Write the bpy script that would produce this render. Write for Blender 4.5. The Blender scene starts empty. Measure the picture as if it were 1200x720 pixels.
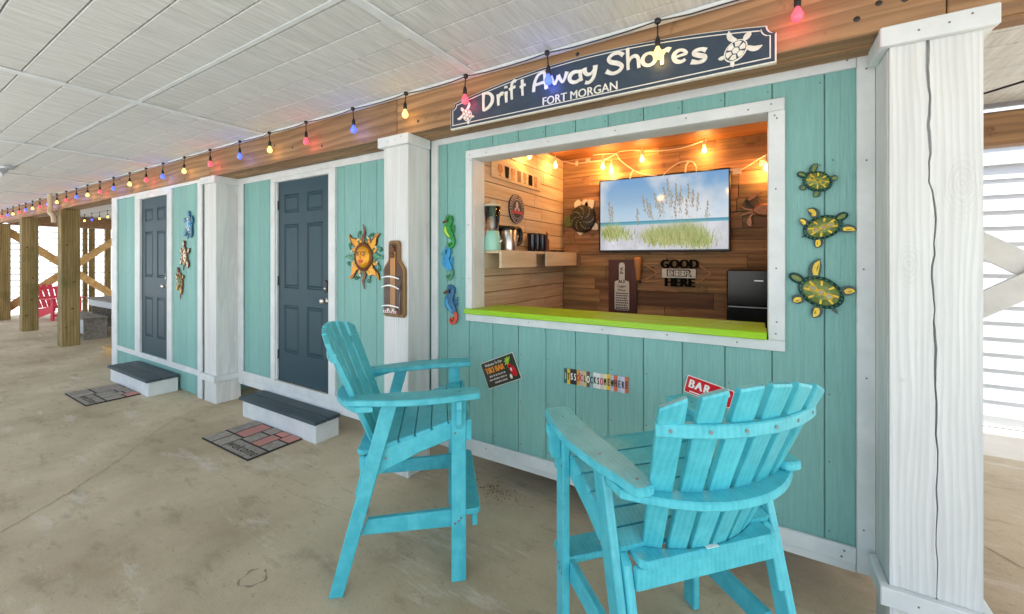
import bpy, math, random
import numpy as np
from mathutils import Vector, Matrix, noise as mnoise

rnd = random.Random(7)
S = bpy.context.scene
COL = S.collection

# ------------------------------------------------------------------ camera, sky, sun, exposure
cam_data = bpy.data.cameras.new('camera')
cam = bpy.data.objects.new('camera', cam_data)
COL.objects.link(cam)
cam.location = (0, 0, 1.65)
cam.rotation_euler = (math.pi / 2, 0, math.atan(290 / 480))
cam_data.sensor_width = 36
cam_data.lens = 480 / 1200 * 36
cam_data.shift_y = -57 / 1200
cam_data.clip_start = 0.05
cam_data.clip_end = 2000
S.camera = cam

SUN_EL, SUN_AZ = math.radians(52), math.radians(115)      # azimuth from +Y towards +X
world = bpy.data.worlds.new('World')
S.world = world
world.use_nodes = True
wn = world.node_tree.nodes
sky = wn.new('ShaderNodeTexSky')
sky.sky_type = 'NISHITA'
sky.sun_disc = False
sky.sun_elevation = SUN_EL
sky.sun_rotation = SUN_AZ
sky.air_density = 1.0
sky.dust_density = 2.0
world.node_tree.links.new(sky.outputs[0], wn['Background'].inputs[0])
wn['Background'].inputs[1].default_value = 0.15
sl = bpy.data.lights.new('sun', 'SUN')
sl.energy = 4.5
sl.angle = math.radians(0.5)
sl.color = (1.0, 0.97, 0.93)
sun = bpy.data.objects.new('sun', sl)
COL.objects.link(sun)
_d = Vector((math.sin(SUN_AZ) * math.cos(SUN_EL), math.cos(SUN_AZ) * math.cos(SUN_EL), math.sin(SUN_EL)))
sun.rotation_euler = (-_d).to_track_quat('-Z', 'Y').to_euler()
S.view_settings.view_transform = 'Standard'
S.view_settings.look = 'None'
S.view_settings.exposure = 1.43
S.view_settings.gamma = 1.0
try:
    S.cycles.max_bounces = 12
    S.cycles.diffuse_bounces = 8
    S.cycles.use_denoising = True
except Exception:
    pass

# ------------------------------------------------------------------ materials
def lin(r, g, b):
    f = lambda v: (v / 255 / 12.92) if v <= 10 else (((v / 255) + 0.055) / 1.055) ** 2.4
    return (f(r), f(g), f(b))

def mat(name, col, rough=0.6, var=0.0, col2=None, scale=(1, 1, 1), nscale=5.0, detail=6.0, ramp=(0.35, 0.7), bump=0.0, bscale=None,
        bdist=0.005, metal=0.0, emit=None, estr=0.0, spec=0.5, alpha=None, trans=0.0, hue=0.0, fine=None):
    m = bpy.data.materials.new(name)
    m.use_nodes = True
    nt = m.node_tree
    N, L = nt.nodes, nt.links
    b = N['Principled BSDF']
    b.inputs['Base Color'].default_value = (*col, 1)
    b.inputs['Roughness'].default_value = rough
    b.inputs['Metallic'].default_value = metal
    b.inputs['Specular IOR Level'].default_value = spec
    if trans:
        b.inputs['Transmission Weight'].default_value = trans
    if emit:
        b.inputs['Emission Color'].default_value = (*emit, 1)
        b.inputs['Emission Strength'].default_value = estr
    if col2 is None and not bump and not var:
        return m
    tc = N.new('ShaderNodeTexCoord')
    oi = N.new('ShaderNodeObjectInfo')
    off = N.new('ShaderNodeVectorMath'); off.operation = 'SCALE'
    off.inputs[0].default_value = (37.3, 17.9, 23.1)
    L.new(oi.outputs['Random'], off.inputs['Scale'])
    add = N.new('ShaderNodeVectorMath'); add.operation = 'ADD'
    L.new(tc.outputs['Object'], add.inputs[0]); L.new(off.outputs[0], add.inputs[1])
    mp = N.new('ShaderNodeMapping'); mp.inputs['Scale'].default_value = scale
    L.new(add.outputs[0], mp.inputs['Vector'])
    n = N.new('ShaderNodeTexNoise')
    n.inputs['Scale'].default_value = nscale; n.inputs['Detail'].default_value = detail
    n.inputs['Roughness'].default_value = 0.62
    L.new(mp.outputs[0], n.inputs['Vector'])
    last = None
    if col2 is not None:
        r = N.new('ShaderNodeValToRGB')
        r.color_ramp.elements[0].position = ramp[0]; r.color_ramp.elements[1].position = ramp[1]
        r.color_ramp.elements[0].color = (*col2, 1); r.color_ramp.elements[1].color = (*col, 1)
        L.new(n.outputs[0], r.inputs[0])
        last = r.outputs[0]
    if fine is not None:                                   # fine speckle / stains : (colour, scale, lo, hi)
        n3 = N.new('ShaderNodeTexNoise'); n3.inputs['Scale'].default_value = fine[1]; n3.inputs['Detail'].default_value = 8
        n3.inputs['Roughness'].default_value = 0.7
        L.new(add.outputs[0], n3.inputs['Vector'])
        r3 = N.new('ShaderNodeMapRange'); r3.inputs[1].default_value = fine[2]; r3.inputs[2].default_value = fine[3]
        L.new(n3.outputs[0], r3.inputs[0])
        mx = N.new('ShaderNodeMixRGB'); mx.inputs[2].default_value = (*fine[0], 1)
        L.new(r3.outputs[0], mx.inputs[0])
        if last is not None: L.new(last, mx.inputs[1])
        else: mx.inputs[1].default_value = (*col, 1)
        last = mx.outputs[0]
    if var or hue:
        h = N.new('ShaderNodeHueSaturation')
        mr = N.new('ShaderNodeMapRange'); mr.inputs[3].default_value = 1 - var; mr.inputs[4].default_value = 1 + var
        L.new(oi.outputs['Random'], mr.inputs[0]); L.new(mr.outputs[0], h.inputs['Value'])
        if hue:
            mh = N.new('ShaderNodeMapRange'); mh.inputs[3].default_value = 0.5 - hue; mh.inputs[4].default_value = 0.5 + hue
            ml = N.new('ShaderNodeMath'); ml.operation = 'MULTIPLY'; ml.inputs[1].default_value = 7.31
            mf = N.new('ShaderNodeMath'); mf.operation = 'FRACT'
            L.new(oi.outputs['Random'], ml.inputs[0]); L.new(ml.outputs[0], mf.inputs[0]); L.new(mf.outputs[0], mh.inputs[0])
            L.new(mh.outputs[0], h.inputs['Hue'])
        if last is not None: L.new(last, h.inputs['Color'])
        else: h.inputs['Color'].default_value = (*col, 1)
        last = h.outputs[0]
    if last is not None:
        L.new(last, b.inputs['Base Color'])
    if bump:
        src = n
        if bscale:
            mp2 = N.new('ShaderNodeMapping'); mp2.inputs['Scale'].default_value = bscale
            L.new(add.outputs[0], mp2.inputs['Vector'])
            src = N.new('ShaderNodeTexNoise'); src.inputs['Scale'].default_value = 1.0; src.inputs['Detail'].default_value = 4
            L.new(mp2.outputs[0], src.inputs['Vector'])
        bp = N.new('ShaderNodeBump'); bp.inputs['Strength'].default_value = bump; bp.inputs['Distance'].default_value = bdist
        L.new(src.outputs[0], bp.inputs['Height']); L.new(bp.outputs[0], b.inputs['Normal'])
    return m

def C(*a): return lin(*a)
M = {}
M['teal'] = mat('teal_paint', C(128, 179, 173), 0.55, 0.055, C(117, 169, 163), (30, 30, 2.2), 2.0, bump=0.9, bscale=(95, 95, 5), bdist=0.006)
M['white'] = mat('white_trim_paint', C(220, 225, 226), 0.5, 0.03, C(204, 210, 211), (4, 4, 4), 1.5, bump=0.12, bscale=(40, 40, 40), bdist=0.003)
M['post'] = mat('white_post_paint', C(221, 224, 223), 0.55, 0.0, C(203, 206, 205), (9, 9, 0.6), 1.6, bump=0.5, bscale=(55, 55, 2.2), bdist=0.006,
                fine=(C(170, 172, 168), 9, 0.66, 0.8))
M['ceil'] = mat('ceiling_paint', C(221, 223, 221), 0.6, 0.03, C(194, 196, 193), (40, 3, 1), 1.2, bump=0.9, bscale=(150, 9, 1), bdist=0.006)
M['beam'] = mat('treated_beam_wood', C(170, 134, 96), 0.7, 0.10, C(126, 94, 62), (0.9, 14, 14), 1.3, ramp=(0.3, 0.68), bump=0.3, bscale=(2, 60, 60),
                fine=(C(92, 60, 34), 6, 0.60, 0.72))
M['rawpost'] = mat('weathered_post_wood', C(168, 146, 98), 0.75, 0.06, C(120, 104, 60), (9, 9, 0.8), 1.3, bump=0.4, bscale=(60, 60, 3), fine=(C(88, 92, 40), 2.2, 0.52, 0.75))
M['brace'] = mat('brace_wood', C(214, 176, 116), 0.7, 0.06, C(178, 138, 84), (6, 6, 6), 1.3, bump=0.2)
M['door'] = mat('slate_blue_door_paint', C(24, 64, 78), 0.5, 0.0, C(20, 58, 71), (8, 8, 1), 2.0, bump=0.05)
M['tread'] = mat('dark_tread_paint', C(66, 84, 92), 0.55, 0.05, C(52, 68, 75), (2, 14, 2), 2.0, bump=0.3, bscale=(6, 80, 6))
M['turq'] = mat('turquoise_poly_lumber', C(78, 187, 201), 0.40, 0.07, C(62, 172, 187), (5, 5, 5), 3.0, ramp=(0.4, 0.62), bump=0.25, bscale=(70, 70, 16), bdist=0.002)
M['steel'] = mat('stainless_steel', (0.62, 0.61, 0.6), 0.28, metal=1.0)
M['chrome'] = mat('satin_nickel', (0.7, 0.68, 0.64), 0.25, metal=1.0)
M['black'] = mat('black_plastic', C(22, 22, 24), 0.4)
M['ink'] = mat('matt_black_print', C(18, 17, 16), 0.85, spec=0.1)
M['dark'] = mat('dark_bronze', C(48, 42, 38), 0.45, metal=0.3)
M['screw'] = mat('screw_head', C(120, 132, 134), 0.4, metal=0.3)
M['nail'] = mat('nail_head', C(120, 120, 118), 0.5, metal=0.3)
M['navy'] = mat('navy_sign_paint', C(52, 68, 84), 0.45, 0.0, C(44, 58, 74), (6, 6, 6), 3.0, bump=0.1)
M['letter'] = mat('cream_letter_paint', C(234, 232, 222), 0.5, 0.0, C(216, 212, 200), (20, 20, 20), 2.0)
M['lime'] = mat('lime_green_paint', C(160, 210, 10), 0.35, 0.0, C(140, 190, 6), (1, 10, 10), 2.0, bump=0.15)
M['pine'] = mat('whitewashed_pine', C(218, 202, 176), 0.6, 0.06, C(190, 160, 122), (14, 0.9, 14), 1.5, ramp=(0.3, 0.7), bump=0.25, bscale=(60, 3, 60), fine=(C(140, 104, 66), 6, 0.68, 0.76))
M['reclaim'] = mat('reclaimed_board', C(178, 138, 96), 0.7, 0.45, C(112, 78, 50), (0.9, 16, 16), 1.6, ramp=(0.28, 0.72), bump=0.5, bscale=(3, 80, 80), hue=0.012,
                   fine=(C(74, 48, 28), 5, 0.6, 0.75))
M['ceilwood'] = mat('bar_ceiling_wood', C(168, 112, 62), 0.6, 0.12, C(128, 80, 40), (0.9, 14, 14), 1.5, bump=0.3)
M['shelf'] = mat('pale_shelf_board', C(222, 208, 184), 0.55, 0.03, C(200, 182, 152), (10, 1, 10), 1.5)
M['cord'] = mat('pale_light_cord', C(222, 200, 180), 0.5)
M['gold'] = mat('gold_enamel', C(232, 174, 36), 0.3, 0.0, C(204, 128, 22), (20, 20, 20), 2.0, metal=0.35)
M['yellow'] = mat('yellow_enamel', C(236, 204, 40), 0.3, 0.06, C(204, 160, 30), (30, 30, 30), 2.0, metal=0.1)
M['dgreen'] = mat('deep_green_enamel', C(18, 72, 66), 0.3, 0.0, C(10, 48, 44), (30, 30, 30), 2.0, metal=0.1)
M['olive'] = mat('olive_enamel', C(128, 136, 56), 0.35, 0.1, C(70, 100, 60), (40, 40, 40), 2.0, metal=0.25)
M['shellgrey'] = mat('grey_shell_enamel', C(140, 138, 110), 0.3, 0.12, metal=0.3)
M['sgreen'] = mat('green_enamel', C(40, 160, 60), 0.3, 0.0, C(20, 110, 50), (40, 40, 40), 2.0, metal=0.15)
M['slime'] = mat('pale_green_enamel', C(170, 205, 60), 0.3)
M['sblue'] = mat('sky_blue_enamel', C(66, 170, 214), 0.3, 0.0, C(30, 120, 180), (40, 40, 40), 2.0, metal=0.15)
M['sdblue'] = mat('ocean_blue_enamel', C(34, 110, 150), 0.3, 0.0, C(20, 76, 110), (40, 40, 40), 2.0, metal=0.2)
M['sred'] = mat('red_orange_enamel', C(206, 70, 30), 0.3, 0.0, C(160, 40, 24), (40, 40, 40), 2.0, metal=0.15)
M['verdi'] = mat('verdigris_enamel', C(92, 162, 130), 0.4, 0.0, C(60, 110, 84), (30, 30, 30), 2.0, metal=0.25)
M['bronze'] = mat('bronze_metal', C(120, 78, 46), 0.4, 0.1, C(80, 50, 30), (30, 30, 30), 2.0, metal=0.5)
M['cream'] = mat('cream_shell', C(224, 214, 186), 0.35, 0.05)
M['rust'] = mat('rust_brown_enamel', C(150, 86, 46), 0.35, 0.1, C(90, 50, 30), (40, 40, 40), 2.0, metal=0.2)
M['red'] = mat('red_sign_enamel', C(204, 24, 38), 0.3)
M['signwhite'] = mat('white_print', C(240, 240, 236), 0.4)
M['orange'] = mat('orange_print', C(240, 146, 40), 0.5)
M['pinkgrey'] = mat('pale_grey_print', C(196, 176, 176), 0.5)
M['tikidark'] = mat('dark_brown_sign_enamel', C(58, 48, 40), 0.35, 0.0, C(44, 52, 34), (10, 10, 10), 2.0)
M['walnut'] = mat('dark_red_brown_board', C(96, 50, 34), 0.5, 0.0, C(76, 36, 26), (14, 2, 2), 2.0)
M['plaq'] = mat('plaque_wood', C(150, 114, 66), 0.6, 0.0, C(118, 84, 46), (20, 20, 2), 1.5, bump=0.2)
M['plaqin'] = mat('plaque_dark_wood', C(92, 62, 44), 0.5, 0.0, C(70, 46, 34), (20, 20, 2), 1.5)
M['stave'] = mat('honey_wood', C(206, 146, 84), 0.5, 0.0, C(176, 116, 60), (20, 20, 2), 1.5)
M['plexi'] = mat('clear_plastic', (0.95, 0.97, 0.98), 0.05, trans=1.0, spec=0.5)
M['plexi'].node_tree.nodes['Principled BSDF'].inputs['IOR'].default_value = 1.15
M['mat_rubber'] = mat('black_mat_rubber', C(44, 42, 40), 0.8)
M['brickgrey'] = mat('printed_grey_brick', C(172, 164, 152), 0.85, 0.1, C(138, 130, 120), (12, 12, 12), 2.0, bump=0.3)
M['brickpink'] = mat('printed_pink_brick', C(206, 136, 126), 0.85, 0.1, C(176, 132, 122), (12, 12, 12), 2.0, bump=0.3)
M['pinkchair'] = mat('hot_pink_plastic', C(216, 44, 70), 0.45, 0.04)
M['greywood'] = mat('grey_weathered_wood', C(150, 146, 140), 0.7, 0.08, C(116, 112, 106), (2, 12, 12), 1.6, bump=0.3)
M['siding'] = mat('white_vinyl_siding', C(192, 197, 202), 0.45, 0.02)
M['mint'] = mat('mint_enamel', C(150, 206, 190), 0.3)
M['glassy'] = mat('clear_glass', (0.9, 0.92, 0.92), 0.05, trans=1.0)
M['fridge'] = mat('black_fridge_enamel', C(20, 24, 26), 0.22)
M['beer'] = mat('amber_print', C(170, 92, 34), 0.5, 0.3, hue=0.02)
M['bulbwarm'] = mat('warm_bulb_glass', (1, 0.75, 0.35), 0.3, emit=(1.0, 0.52, 0.12), estr=6.0)
M['bulbred'] = mat('red_bulb_glass', (0.8, 0.1, 0.12), 0.15, emit=(1.0, 0.05, 0.09), estr=.75)
M['bulbyellow'] = mat('yellow_bulb_glass', (0.9, 0.7, 0.2), 0.15, emit=(1.0, 0.62, 0.14), estr=.95)
M['bulbblue'] = mat('blue_bulb_glass', (0.1, 0.15, 0.8), 0.15, emit=(0.05, 0.10, 1.0), estr=.85)
M['sand'] = mat('pale_sand', C(224, 219, 208), 0.95, 0.0, C(202, 196, 182), (1, 1, 1), 0.6, bump=0.5, bscale=(12, 12, 12), bdist=0.03)
M['bounceground'] = mat('neutral_bounce_ground', C(208, 208, 206), 0.95, 0.0, C(188, 188, 186), (1, 1, 1), 8.0, bump=0.5, bscale=(40, 40, 40), bdist=0.02)  # neutral pale colour for the added ground that bounces light
M['dirt'] = mat('dark_crumbs', C(112, 96, 74), 0.9, 0.2)
M['crack'] = mat('crack_marking', C(136, 124, 104), 0.95)  # one even colour for the flat strips that mark the slab cracks
M['stain'] = mat('damp_stain', C(142, 130, 110), 0.85)

def concrete():
    m = bpy.data.materials.new('stained_concrete'); m.use_nodes = True
    N, L = m.node_tree.nodes, m.node_tree.links
    b = N['Principled BSDF']; b.inputs['Roughness'].default_value = 0.72; b.inputs['Specular IOR Level'].default_value = 0.35
    tc = N.new('ShaderNodeTexCoord')
    def nz(sc, det, ro, mapping=None):
        n = N.new('ShaderNodeTexNoise'); n.inputs['Scale'].default_value = sc; n.inputs['Detail'].default_value = det; n.inputs['Roughness'].default_value = ro
        if mapping:
            mp = N.new('ShaderNodeMapping'); mp.inputs['Scale'].default_value = mapping; mp.inputs['Rotation'].default_value = (0, 0, 0.5)
            L.new(tc.outputs['Object'], mp.inputs[0]); L.new(mp.outputs[0], n.inputs['Vector'])
        else: L.new(tc.outputs['Object'], n.inputs['Vector'])
        return n
    a = nz(0.9, 7, 0.62)
    r = N.new('ShaderNodeValToRGB')
    e = r.color_ramp.elements
    e[0].position, e[0].color = 0.33, (*C(168, 151, 122), 1)
    e[1].position, e[1].color = 0.66, (*C(207, 192, 163), 1)
    L.new(a.outputs[0], r.inputs[0])
    def layer(prev, n, lo, hi, col, fac=1.0):
        mr = N.new('ShaderNodeMapRange'); mr.inputs[1].default_value = lo; mr.inputs[2].default_value = hi; mr.inputs[4].default_value = fac
        L.new(n.outputs[0], mr.inputs[0])
        mx = N.new('ShaderNodeMixRGB'); mx.inputs[2].default_value = (*col, 1)
        L.new(mr.outputs[0], mx.inputs[0]); L.new(prev, mx.inputs[1])
        return mx.outputs[0]
    o = layer(r.outputs[0], nz(2.6, 9, 0.7, (1, 2.2, 1)), 0.54, 0.70, C(130, 115, 94), 0.5)
    o = layer(o, nz(1.7, 9, 0.72, (0.8, 3, 1)), 0.56, 0.68, C(214, 207, 192), 0.7)
    o = layer(o, nz(38, 6, 0.7), 0.60, 0.78, C(118, 108, 92), 0.6)
    o = layer(o, nz(120, 3, 0.7), 0.58, 0.70, C(214, 206, 190), 0.35)
    o = layer(o, nz(170, 2, 0.6), 0.60, 0.70, C(104, 96, 82), 0.5)
    o = layer(o, nz(5, 8, 0.75, (0.7, 2.6, 1)), 0.57, 0.64, C(144, 128, 104), 0.4)
    o = layer(o, nz(22, 7, 0.75), 0.60, 0.68, C(120, 108, 86), 0.6)
    o = layer(o, nz(14, 4, 0.6), 0.7, 0.74, C(96, 86, 72), 0.7)
    L.new(o, b.inputs['Base Color'])
    bp = N.new('ShaderNodeBump'); bp.inputs['Strength'].default_value = 0.5; bp.inputs['Distance'].default_value = 0.004
    L.new(nz(95, 5, 0.75).outputs[0], bp.inputs['Height']); L.new(bp.outputs[0], b.inputs['Normal'])
    return m
M['concrete'] = concrete()

def add_grain(name, direction, scale, wscale, dist, col, fac, bump, bdist=0.003, lo=0.35, hi=0.75):
    """growth ring lines : wavy bands running along the board"""
    m = M[name]; N, L = m.node_tree.nodes, m.node_tree.links; b = N['Principled BSDF']
    tc = N.new('ShaderNodeTexCoord'); oi = N.new('ShaderNodeObjectInfo')
    off = N.new('ShaderNodeVectorMath'); off.operation = 'SCALE'; off.inputs[0].default_value = (13.7, 29.1, 41.3)
    L.new(oi.outputs['Random'], off.inputs['Scale'])
    add = N.new('ShaderNodeVectorMath'); L.new(tc.outputs['Object'], add.inputs[0]); L.new(off.outputs[0], add.inputs[1])
    mp = N.new('ShaderNodeMapping'); mp.inputs['Scale'].default_value = scale; L.new(add.outputs[0], mp.inputs[0])
    w = N.new('ShaderNodeTexWave'); w.wave_type = 'BANDS'; w.bands_direction = direction; w.wave_profile = 'SAW'
    w.inputs['Scale'].default_value = wscale; w.inputs['Distortion'].default_value = dist; w.inputs['Detail'].default_value = 2.5
    w.inputs['Detail Scale'].default_value = 0.7
    L.new(mp.outputs[0], w.inputs['Vector'])
    mr = N.new('ShaderNodeMapRange'); mr.inputs[1].default_value = lo; mr.inputs[2].default_value = hi; mr.inputs[4].default_value = fac
    L.new(w.outputs['Fac'], mr.inputs[0])
    mx = N.new('ShaderNodeMixRGB'); mx.inputs[2].default_value = (*col, 1); L.new(mr.outputs[0], mx.inputs[0])
    bc = b.inputs['Base Color']
    if bc.links: L.new(bc.links[0].from_socket, mx.inputs[1])
    else: mx.inputs[1].default_value = bc.default_value
    L.new(mx.outputs[0], bc)
    if bump:
        bp = N.new('ShaderNodeBump'); bp.inputs['Strength'].default_value = bump; bp.inputs['Distance'].default_value = bdist; bp.invert = True
        L.new(w.outputs['Fac'], bp.inputs['Height'])
        if b.inputs['Normal'].links: L.new(b.inputs['Normal'].links[0].from_socket, bp.inputs['Normal'])
        L.new(bp.outputs[0], b.inputs['Normal'])
add_grain('beam', 'Z', (.16, 1, 1), 5.0, 9.0, C(100, 70, 44), .45, .35)
add_grain('post', 'X', (1, 1, .10), 15.0, 10.0, C(182, 187, 188), .35, .3, .003)
def add_knots(name, knots):
    """growth rings round knots in the painted timber (a knot lies at a fixed spot on the post)"""
    m = M[name]; N, L = m.node_tree.nodes, m.node_tree.links; b = N['Principled BSDF']
    tc = N.new('ShaderNodeTexCoord')
    for (x, y, z, r, sx, sz) in knots:
        mp = N.new('ShaderNodeMapping'); mp.vector_type = 'POINT'
        mp.inputs['Location'].default_value = (-x * sx, -y, -z * sz); mp.inputs['Scale'].default_value = (sx, 1, sz)
        L.new(tc.outputs['Object'], mp.inputs[0])
        w = N.new('ShaderNodeTexWave'); w.wave_type = 'RINGS'; w.rings_direction = 'SPHERICAL'; w.inputs['Scale'].default_value = 30
        w.inputs['Distortion'].default_value = 5.0; w.inputs['Detail'].default_value = 2; w.inputs['Detail Scale'].default_value = 3
        L.new(mp.outputs[0], w.inputs['Vector'])
        ln = N.new('ShaderNodeVectorMath'); ln.operation = 'LENGTH'; L.new(mp.outputs[0], ln.inputs[0])
        mr = N.new('ShaderNodeMapRange'); mr.inputs[1].default_value = r; mr.inputs[2].default_value = r * .25; mr.inputs[4].default_value = 1.0
        L.new(ln.outputs['Value'], mr.inputs[0])
        mu = N.new('ShaderNodeMath'); mu.operation = 'MULTIPLY'; L.new(w.outputs['Fac'], mu.inputs[0]); L.new(mr.outputs[0], mu.inputs[1])
        bp = N.new('ShaderNodeBump'); bp.inputs['Strength'].default_value = .35; bp.inputs['Distance'].default_value = .003
        L.new(mu.outputs[0], bp.inputs['Height'])
        if b.inputs['Normal'].links: L.new(b.inputs['Normal'].links[0].from_socket, bp.inputs['Normal'])
        L.new(bp.outputs[0], b.inputs['Normal'])
        f = N.new('ShaderNodeMath'); f.operation = 'MULTIPLY'; f.inputs[1].default_value = .22; L.new(mu.outputs[0], f.inputs[0])
        mx = N.new('ShaderNodeMixRGB'); mx.inputs[2].default_value = (*C(176, 178, 174), 1); L.new(f.outputs[0], mx.inputs[0])
        L.new(b.inputs['Base Color'].links[0].from_socket, mx.inputs[1]); L.new(mx.outputs[0], b.inputs['Base Color'])
add_knots('post', [(.662, 2.22, 1.935, .075, 1.0, .42), (.512, 2.22, 1.63, .055, 1.0, .5)])
add_grain('rawpost', 'Y', (1, 1, .16), 8.0, 6.0, C(104, 88, 50), .5, .3)
add_grain('reclaim', 'Z', (.14, 1, 1), 5.0, 9.0, C(74, 50, 32), .22, .25)
add_grain('pine', 'Z', (1, .2, 1), 10.0, 6.0, C(176, 146, 108), .18, .1)
add_grain('ceilwood', 'Y', (.2, 1, 1), 12.0, 5.0, C(96, 58, 28), .4, .2)
add_grain('turq', 'X', (1, .6, .25), 16.0, 9.0, C(116, 214, 222), .16, .08, .002)

# ------------------------------------------------------------------ mesh helpers
class MB:
    """collects boxes, prisms, tubes and lathes; links them as ONE mesh object"""
    def __init__(s): s.v, s.f, s.sm = [], [], []
    def add(s, vs, fs, smooth=False):
        o = len(s.v); s.v += [tuple(v) for v in vs]
        s.f += [tuple(i + o for i in f) for f in fs]; s.sm += [smooth] * len(fs); return s
    def box(s, x0, x1, y0, y1, z0, z1, b=0.0):
        if x0 > x1: x0, x1 = x1, x0
        if y0 > y1: y0, y1 = y1, y0
        if z0 > z1: z0, z1 = z1, z0
        b = min(b, (x1 - x0) * .45, (y1 - y0) * .45, (z1 - z0) * .45)
        if b <= 0:
            vs = [(x, y, z) for x in (x0, x1) for y in (y0, y1) for z in (z0, z1)]
            return s.add(vs, [(0, 1, 3, 2), (4, 6, 7, 5), (0, 4, 5, 1), (2, 3, 7, 6), (0, 2, 6, 4), (1, 5, 7, 3)])
        X, Y, Z = (x0, x1), (y0, y1), (z0, z1)
        vs, idx = [], {}
        for i in (0, 1):
            for j in (0, 1):
                for k in (0, 1):
                    sx, sy, sz = 1 - 2 * i, 1 - 2 * j, 1 - 2 * k
                    for a in range(3):
                        p = [X[i] + sx * b, Y[j] + sy * b, Z[k] + sz * b]
                        p[a] = (X, Y, Z)[a][(i, j, k)[a]]
                        idx[(i, j, k, a)] = len(vs); vs.append(p)
        fs = []
        for a in range(3):
            o1, o2 = [q for q in range(3) if q != a]
            for e in (0, 1):
                q = []
                for (u, w) in ((0, 0), (1, 0), (1, 1), (0, 1)):
                    c = [0, 0, 0]; c[a] = e; c[o1] = u; c[o2] = w
                    q.append(idx[(*c, a)])
                fs.append(q)
        for a in range(3):                      # edge chamfers, the edge runs along axis a
            o1, o2 = [q for q in range(3) if q != a]
            for u in (0, 1):
                for w in (0, 1):
                    c0 = [0, 0, 0]; c0[o1] = u; c0[o2] = w; c1 = list(c0); c1[a] = 1
                    fs.append([idx[(*c0, o1)], idx[(*c1, o1)], idx[(*c1, o2)], idx[(*c0, o2)]])
        for i in (0, 1):
            for j in (0, 1):
                for k in (0, 1): fs.append([idx[(i, j, k, 0)], idx[(i, j, k, 1)], idx[(i, j, k, 2)]])
        return s.add(vs, fs)
    def loft(s, rings, cap=True, smooth=False, closed=True):
        n = len(rings[0]); vs = [p for r in rings for p in r]; fs = []
        for i in range(len(rings) - 1):
            for j in range(n if closed else n - 1):
                k = (j + 1) % n
                fs.append((i * n + j, i * n + k, (i + 1) * n + k, (i + 1) * n + j))
        s.add(vs, fs, smooth)
        if cap:
            s.add(rings[0], [tuple(range(n))[::-1]]); s.add(rings[-1], [tuple(range(n))])
        return s
    def prism(s, pts, axis, a, b, bev=0.0):
        """polygon pts extruded along axis ('x','y','z') from a to b; bev shrinks both end rings"""
        n = len(pts)
        cx = sum(p[0] for p in pts) / n; cy = sum(p[1] for p in pts) / n
        mk = {'x': lambda p, t: (t, p[0], p[1]), 'y': lambda p, t: (p[0], t, p[1]), 'z': lambda p, t: (p[0], p[1], t)}[axis]
        if bev:
            ins = inset(pts, bev)
            sg = 1 if b > a else -1
            rings = [[mk(p, a) for p in ins], [mk(p, a + sg * bev) for p in pts], [mk(p, b - sg * bev) for p in pts], [mk(p, b) for p in ins]]
        else:
            rings = [[mk(p, a) for p in pts], [mk(p, b) for p in pts]]
        return s.loft(rings)
    def relief(s, pts, yb, yf, bev):
        """outline in the XZ plane standing proud towards -Y, front edge rounded"""
        i1, i2 = inset(pts, bev * .35), inset(pts, bev)
        rings = [[(p[0], yb, p[1]) for p in pts], [(p[0], yf + (yb - yf) * .5, p[1]) for p in pts],
                 [(p[0], yf + (yb - yf) * .18, p[1]) for p in i1], [(p[0], yf, p[1]) for p in i2]]
        return s.loft(rings)
    def tube(s, pts, r, n=8, cap=True):
        pts = [Vector(p) for p in pts]; rings = []
        rr = r if isinstance(r, (list, tuple)) else [r] * len(pts)
        up = Vector((0, 0, 1))
        for i, p in enumerate(pts):
            t = (pts[min(i + 1, len(pts) - 1)] - pts[max(i - 1, 0)])
            if t.length < 1e-9: t = Vector((0, 0, 1))
            t.normalize()
            a = t.cross(up)
            if a.length < 1e-3: a = t.cross(Vector((0, 1, 0)))
            a.normalize(); b = a.cross(t)
            rings.append([tuple(p + (a * math.cos(q) + b * math.sin(q)) * rr[i]) for q in [2 * math.pi * k / n for k in range(n)]])
        return s.loft(rings, cap, True)
    def lathe(s, prof, c, n=20, axis='z', smooth=True, sc=(1, 1)):
        rings = []
        for r, h in prof:
            ring = []
            for k in range(n):
                q = 2 * math.pi * k / n
                a, b = r * math.cos(q) * sc[0], r * math.sin(q) * sc[1]
                ring.append({'z': (c[0] + a, c[1] + b, c[2] + h), 'y': (c[0] + a, c[1] - h, c[2] + b), 'x': (c[0] + h, c[1] + a, c[2] + b)}[axis])
            rings.append(ring)
        return s.loft(rings, True, smooth)
    def ribbon(s, pts, w, yb, yf):
        """thick stroke in the XZ plane, proud towards -Y"""
        n = len(pts); ww = w if isinstance(w, (list, tuple)) else [w] * n
        if len(ww) != n:
            ww = [np.interp(i / (n - 1), np.linspace(0, 1, len(ww)), ww) for i in range(n)]
        Lf, Rt = [], []
        for i, p in enumerate(pts):
            a, b = pts[max(i - 1, 0)], pts[min(i + 1, n - 1)]
            dx, dz = b[0] - a[0], b[1] - a[1]; l = math.hypot(dx, dz) or 1
            nx, nz = -dz / l * ww[i] / 2, dx / l * ww[i] / 2
            Lf.append((p[0] + nx, p[1] + nz)); Rt.append((p[0] - nx, p[1] - nz))
        rings = [[(a[0], yb, a[1]), (b[0], yb, b[1]), (b[0], yf, b[1]), (a[0], yf, a[1])] for a, b in zip(Lf, Rt)]
        return s.loft(rings)
    def build(s, name, m, parent=None, loc=None, world_coords=False):
        me = bpy.data.meshes.new(name)
        me.from_pydata(s.v, [], s.f)
        if any(s.sm):
            me.polygons.foreach_set('use_smooth', s.sm)
        import bmesh
        bm = bmesh.new(); bm.from_mesh(me)
        bmesh.ops.recalc_face_normals(bm, faces=bm.faces)
        bm.to_mesh(me); bm.free()
        me.materials.append(m)
        return link(name, me, parent, loc)

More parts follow.
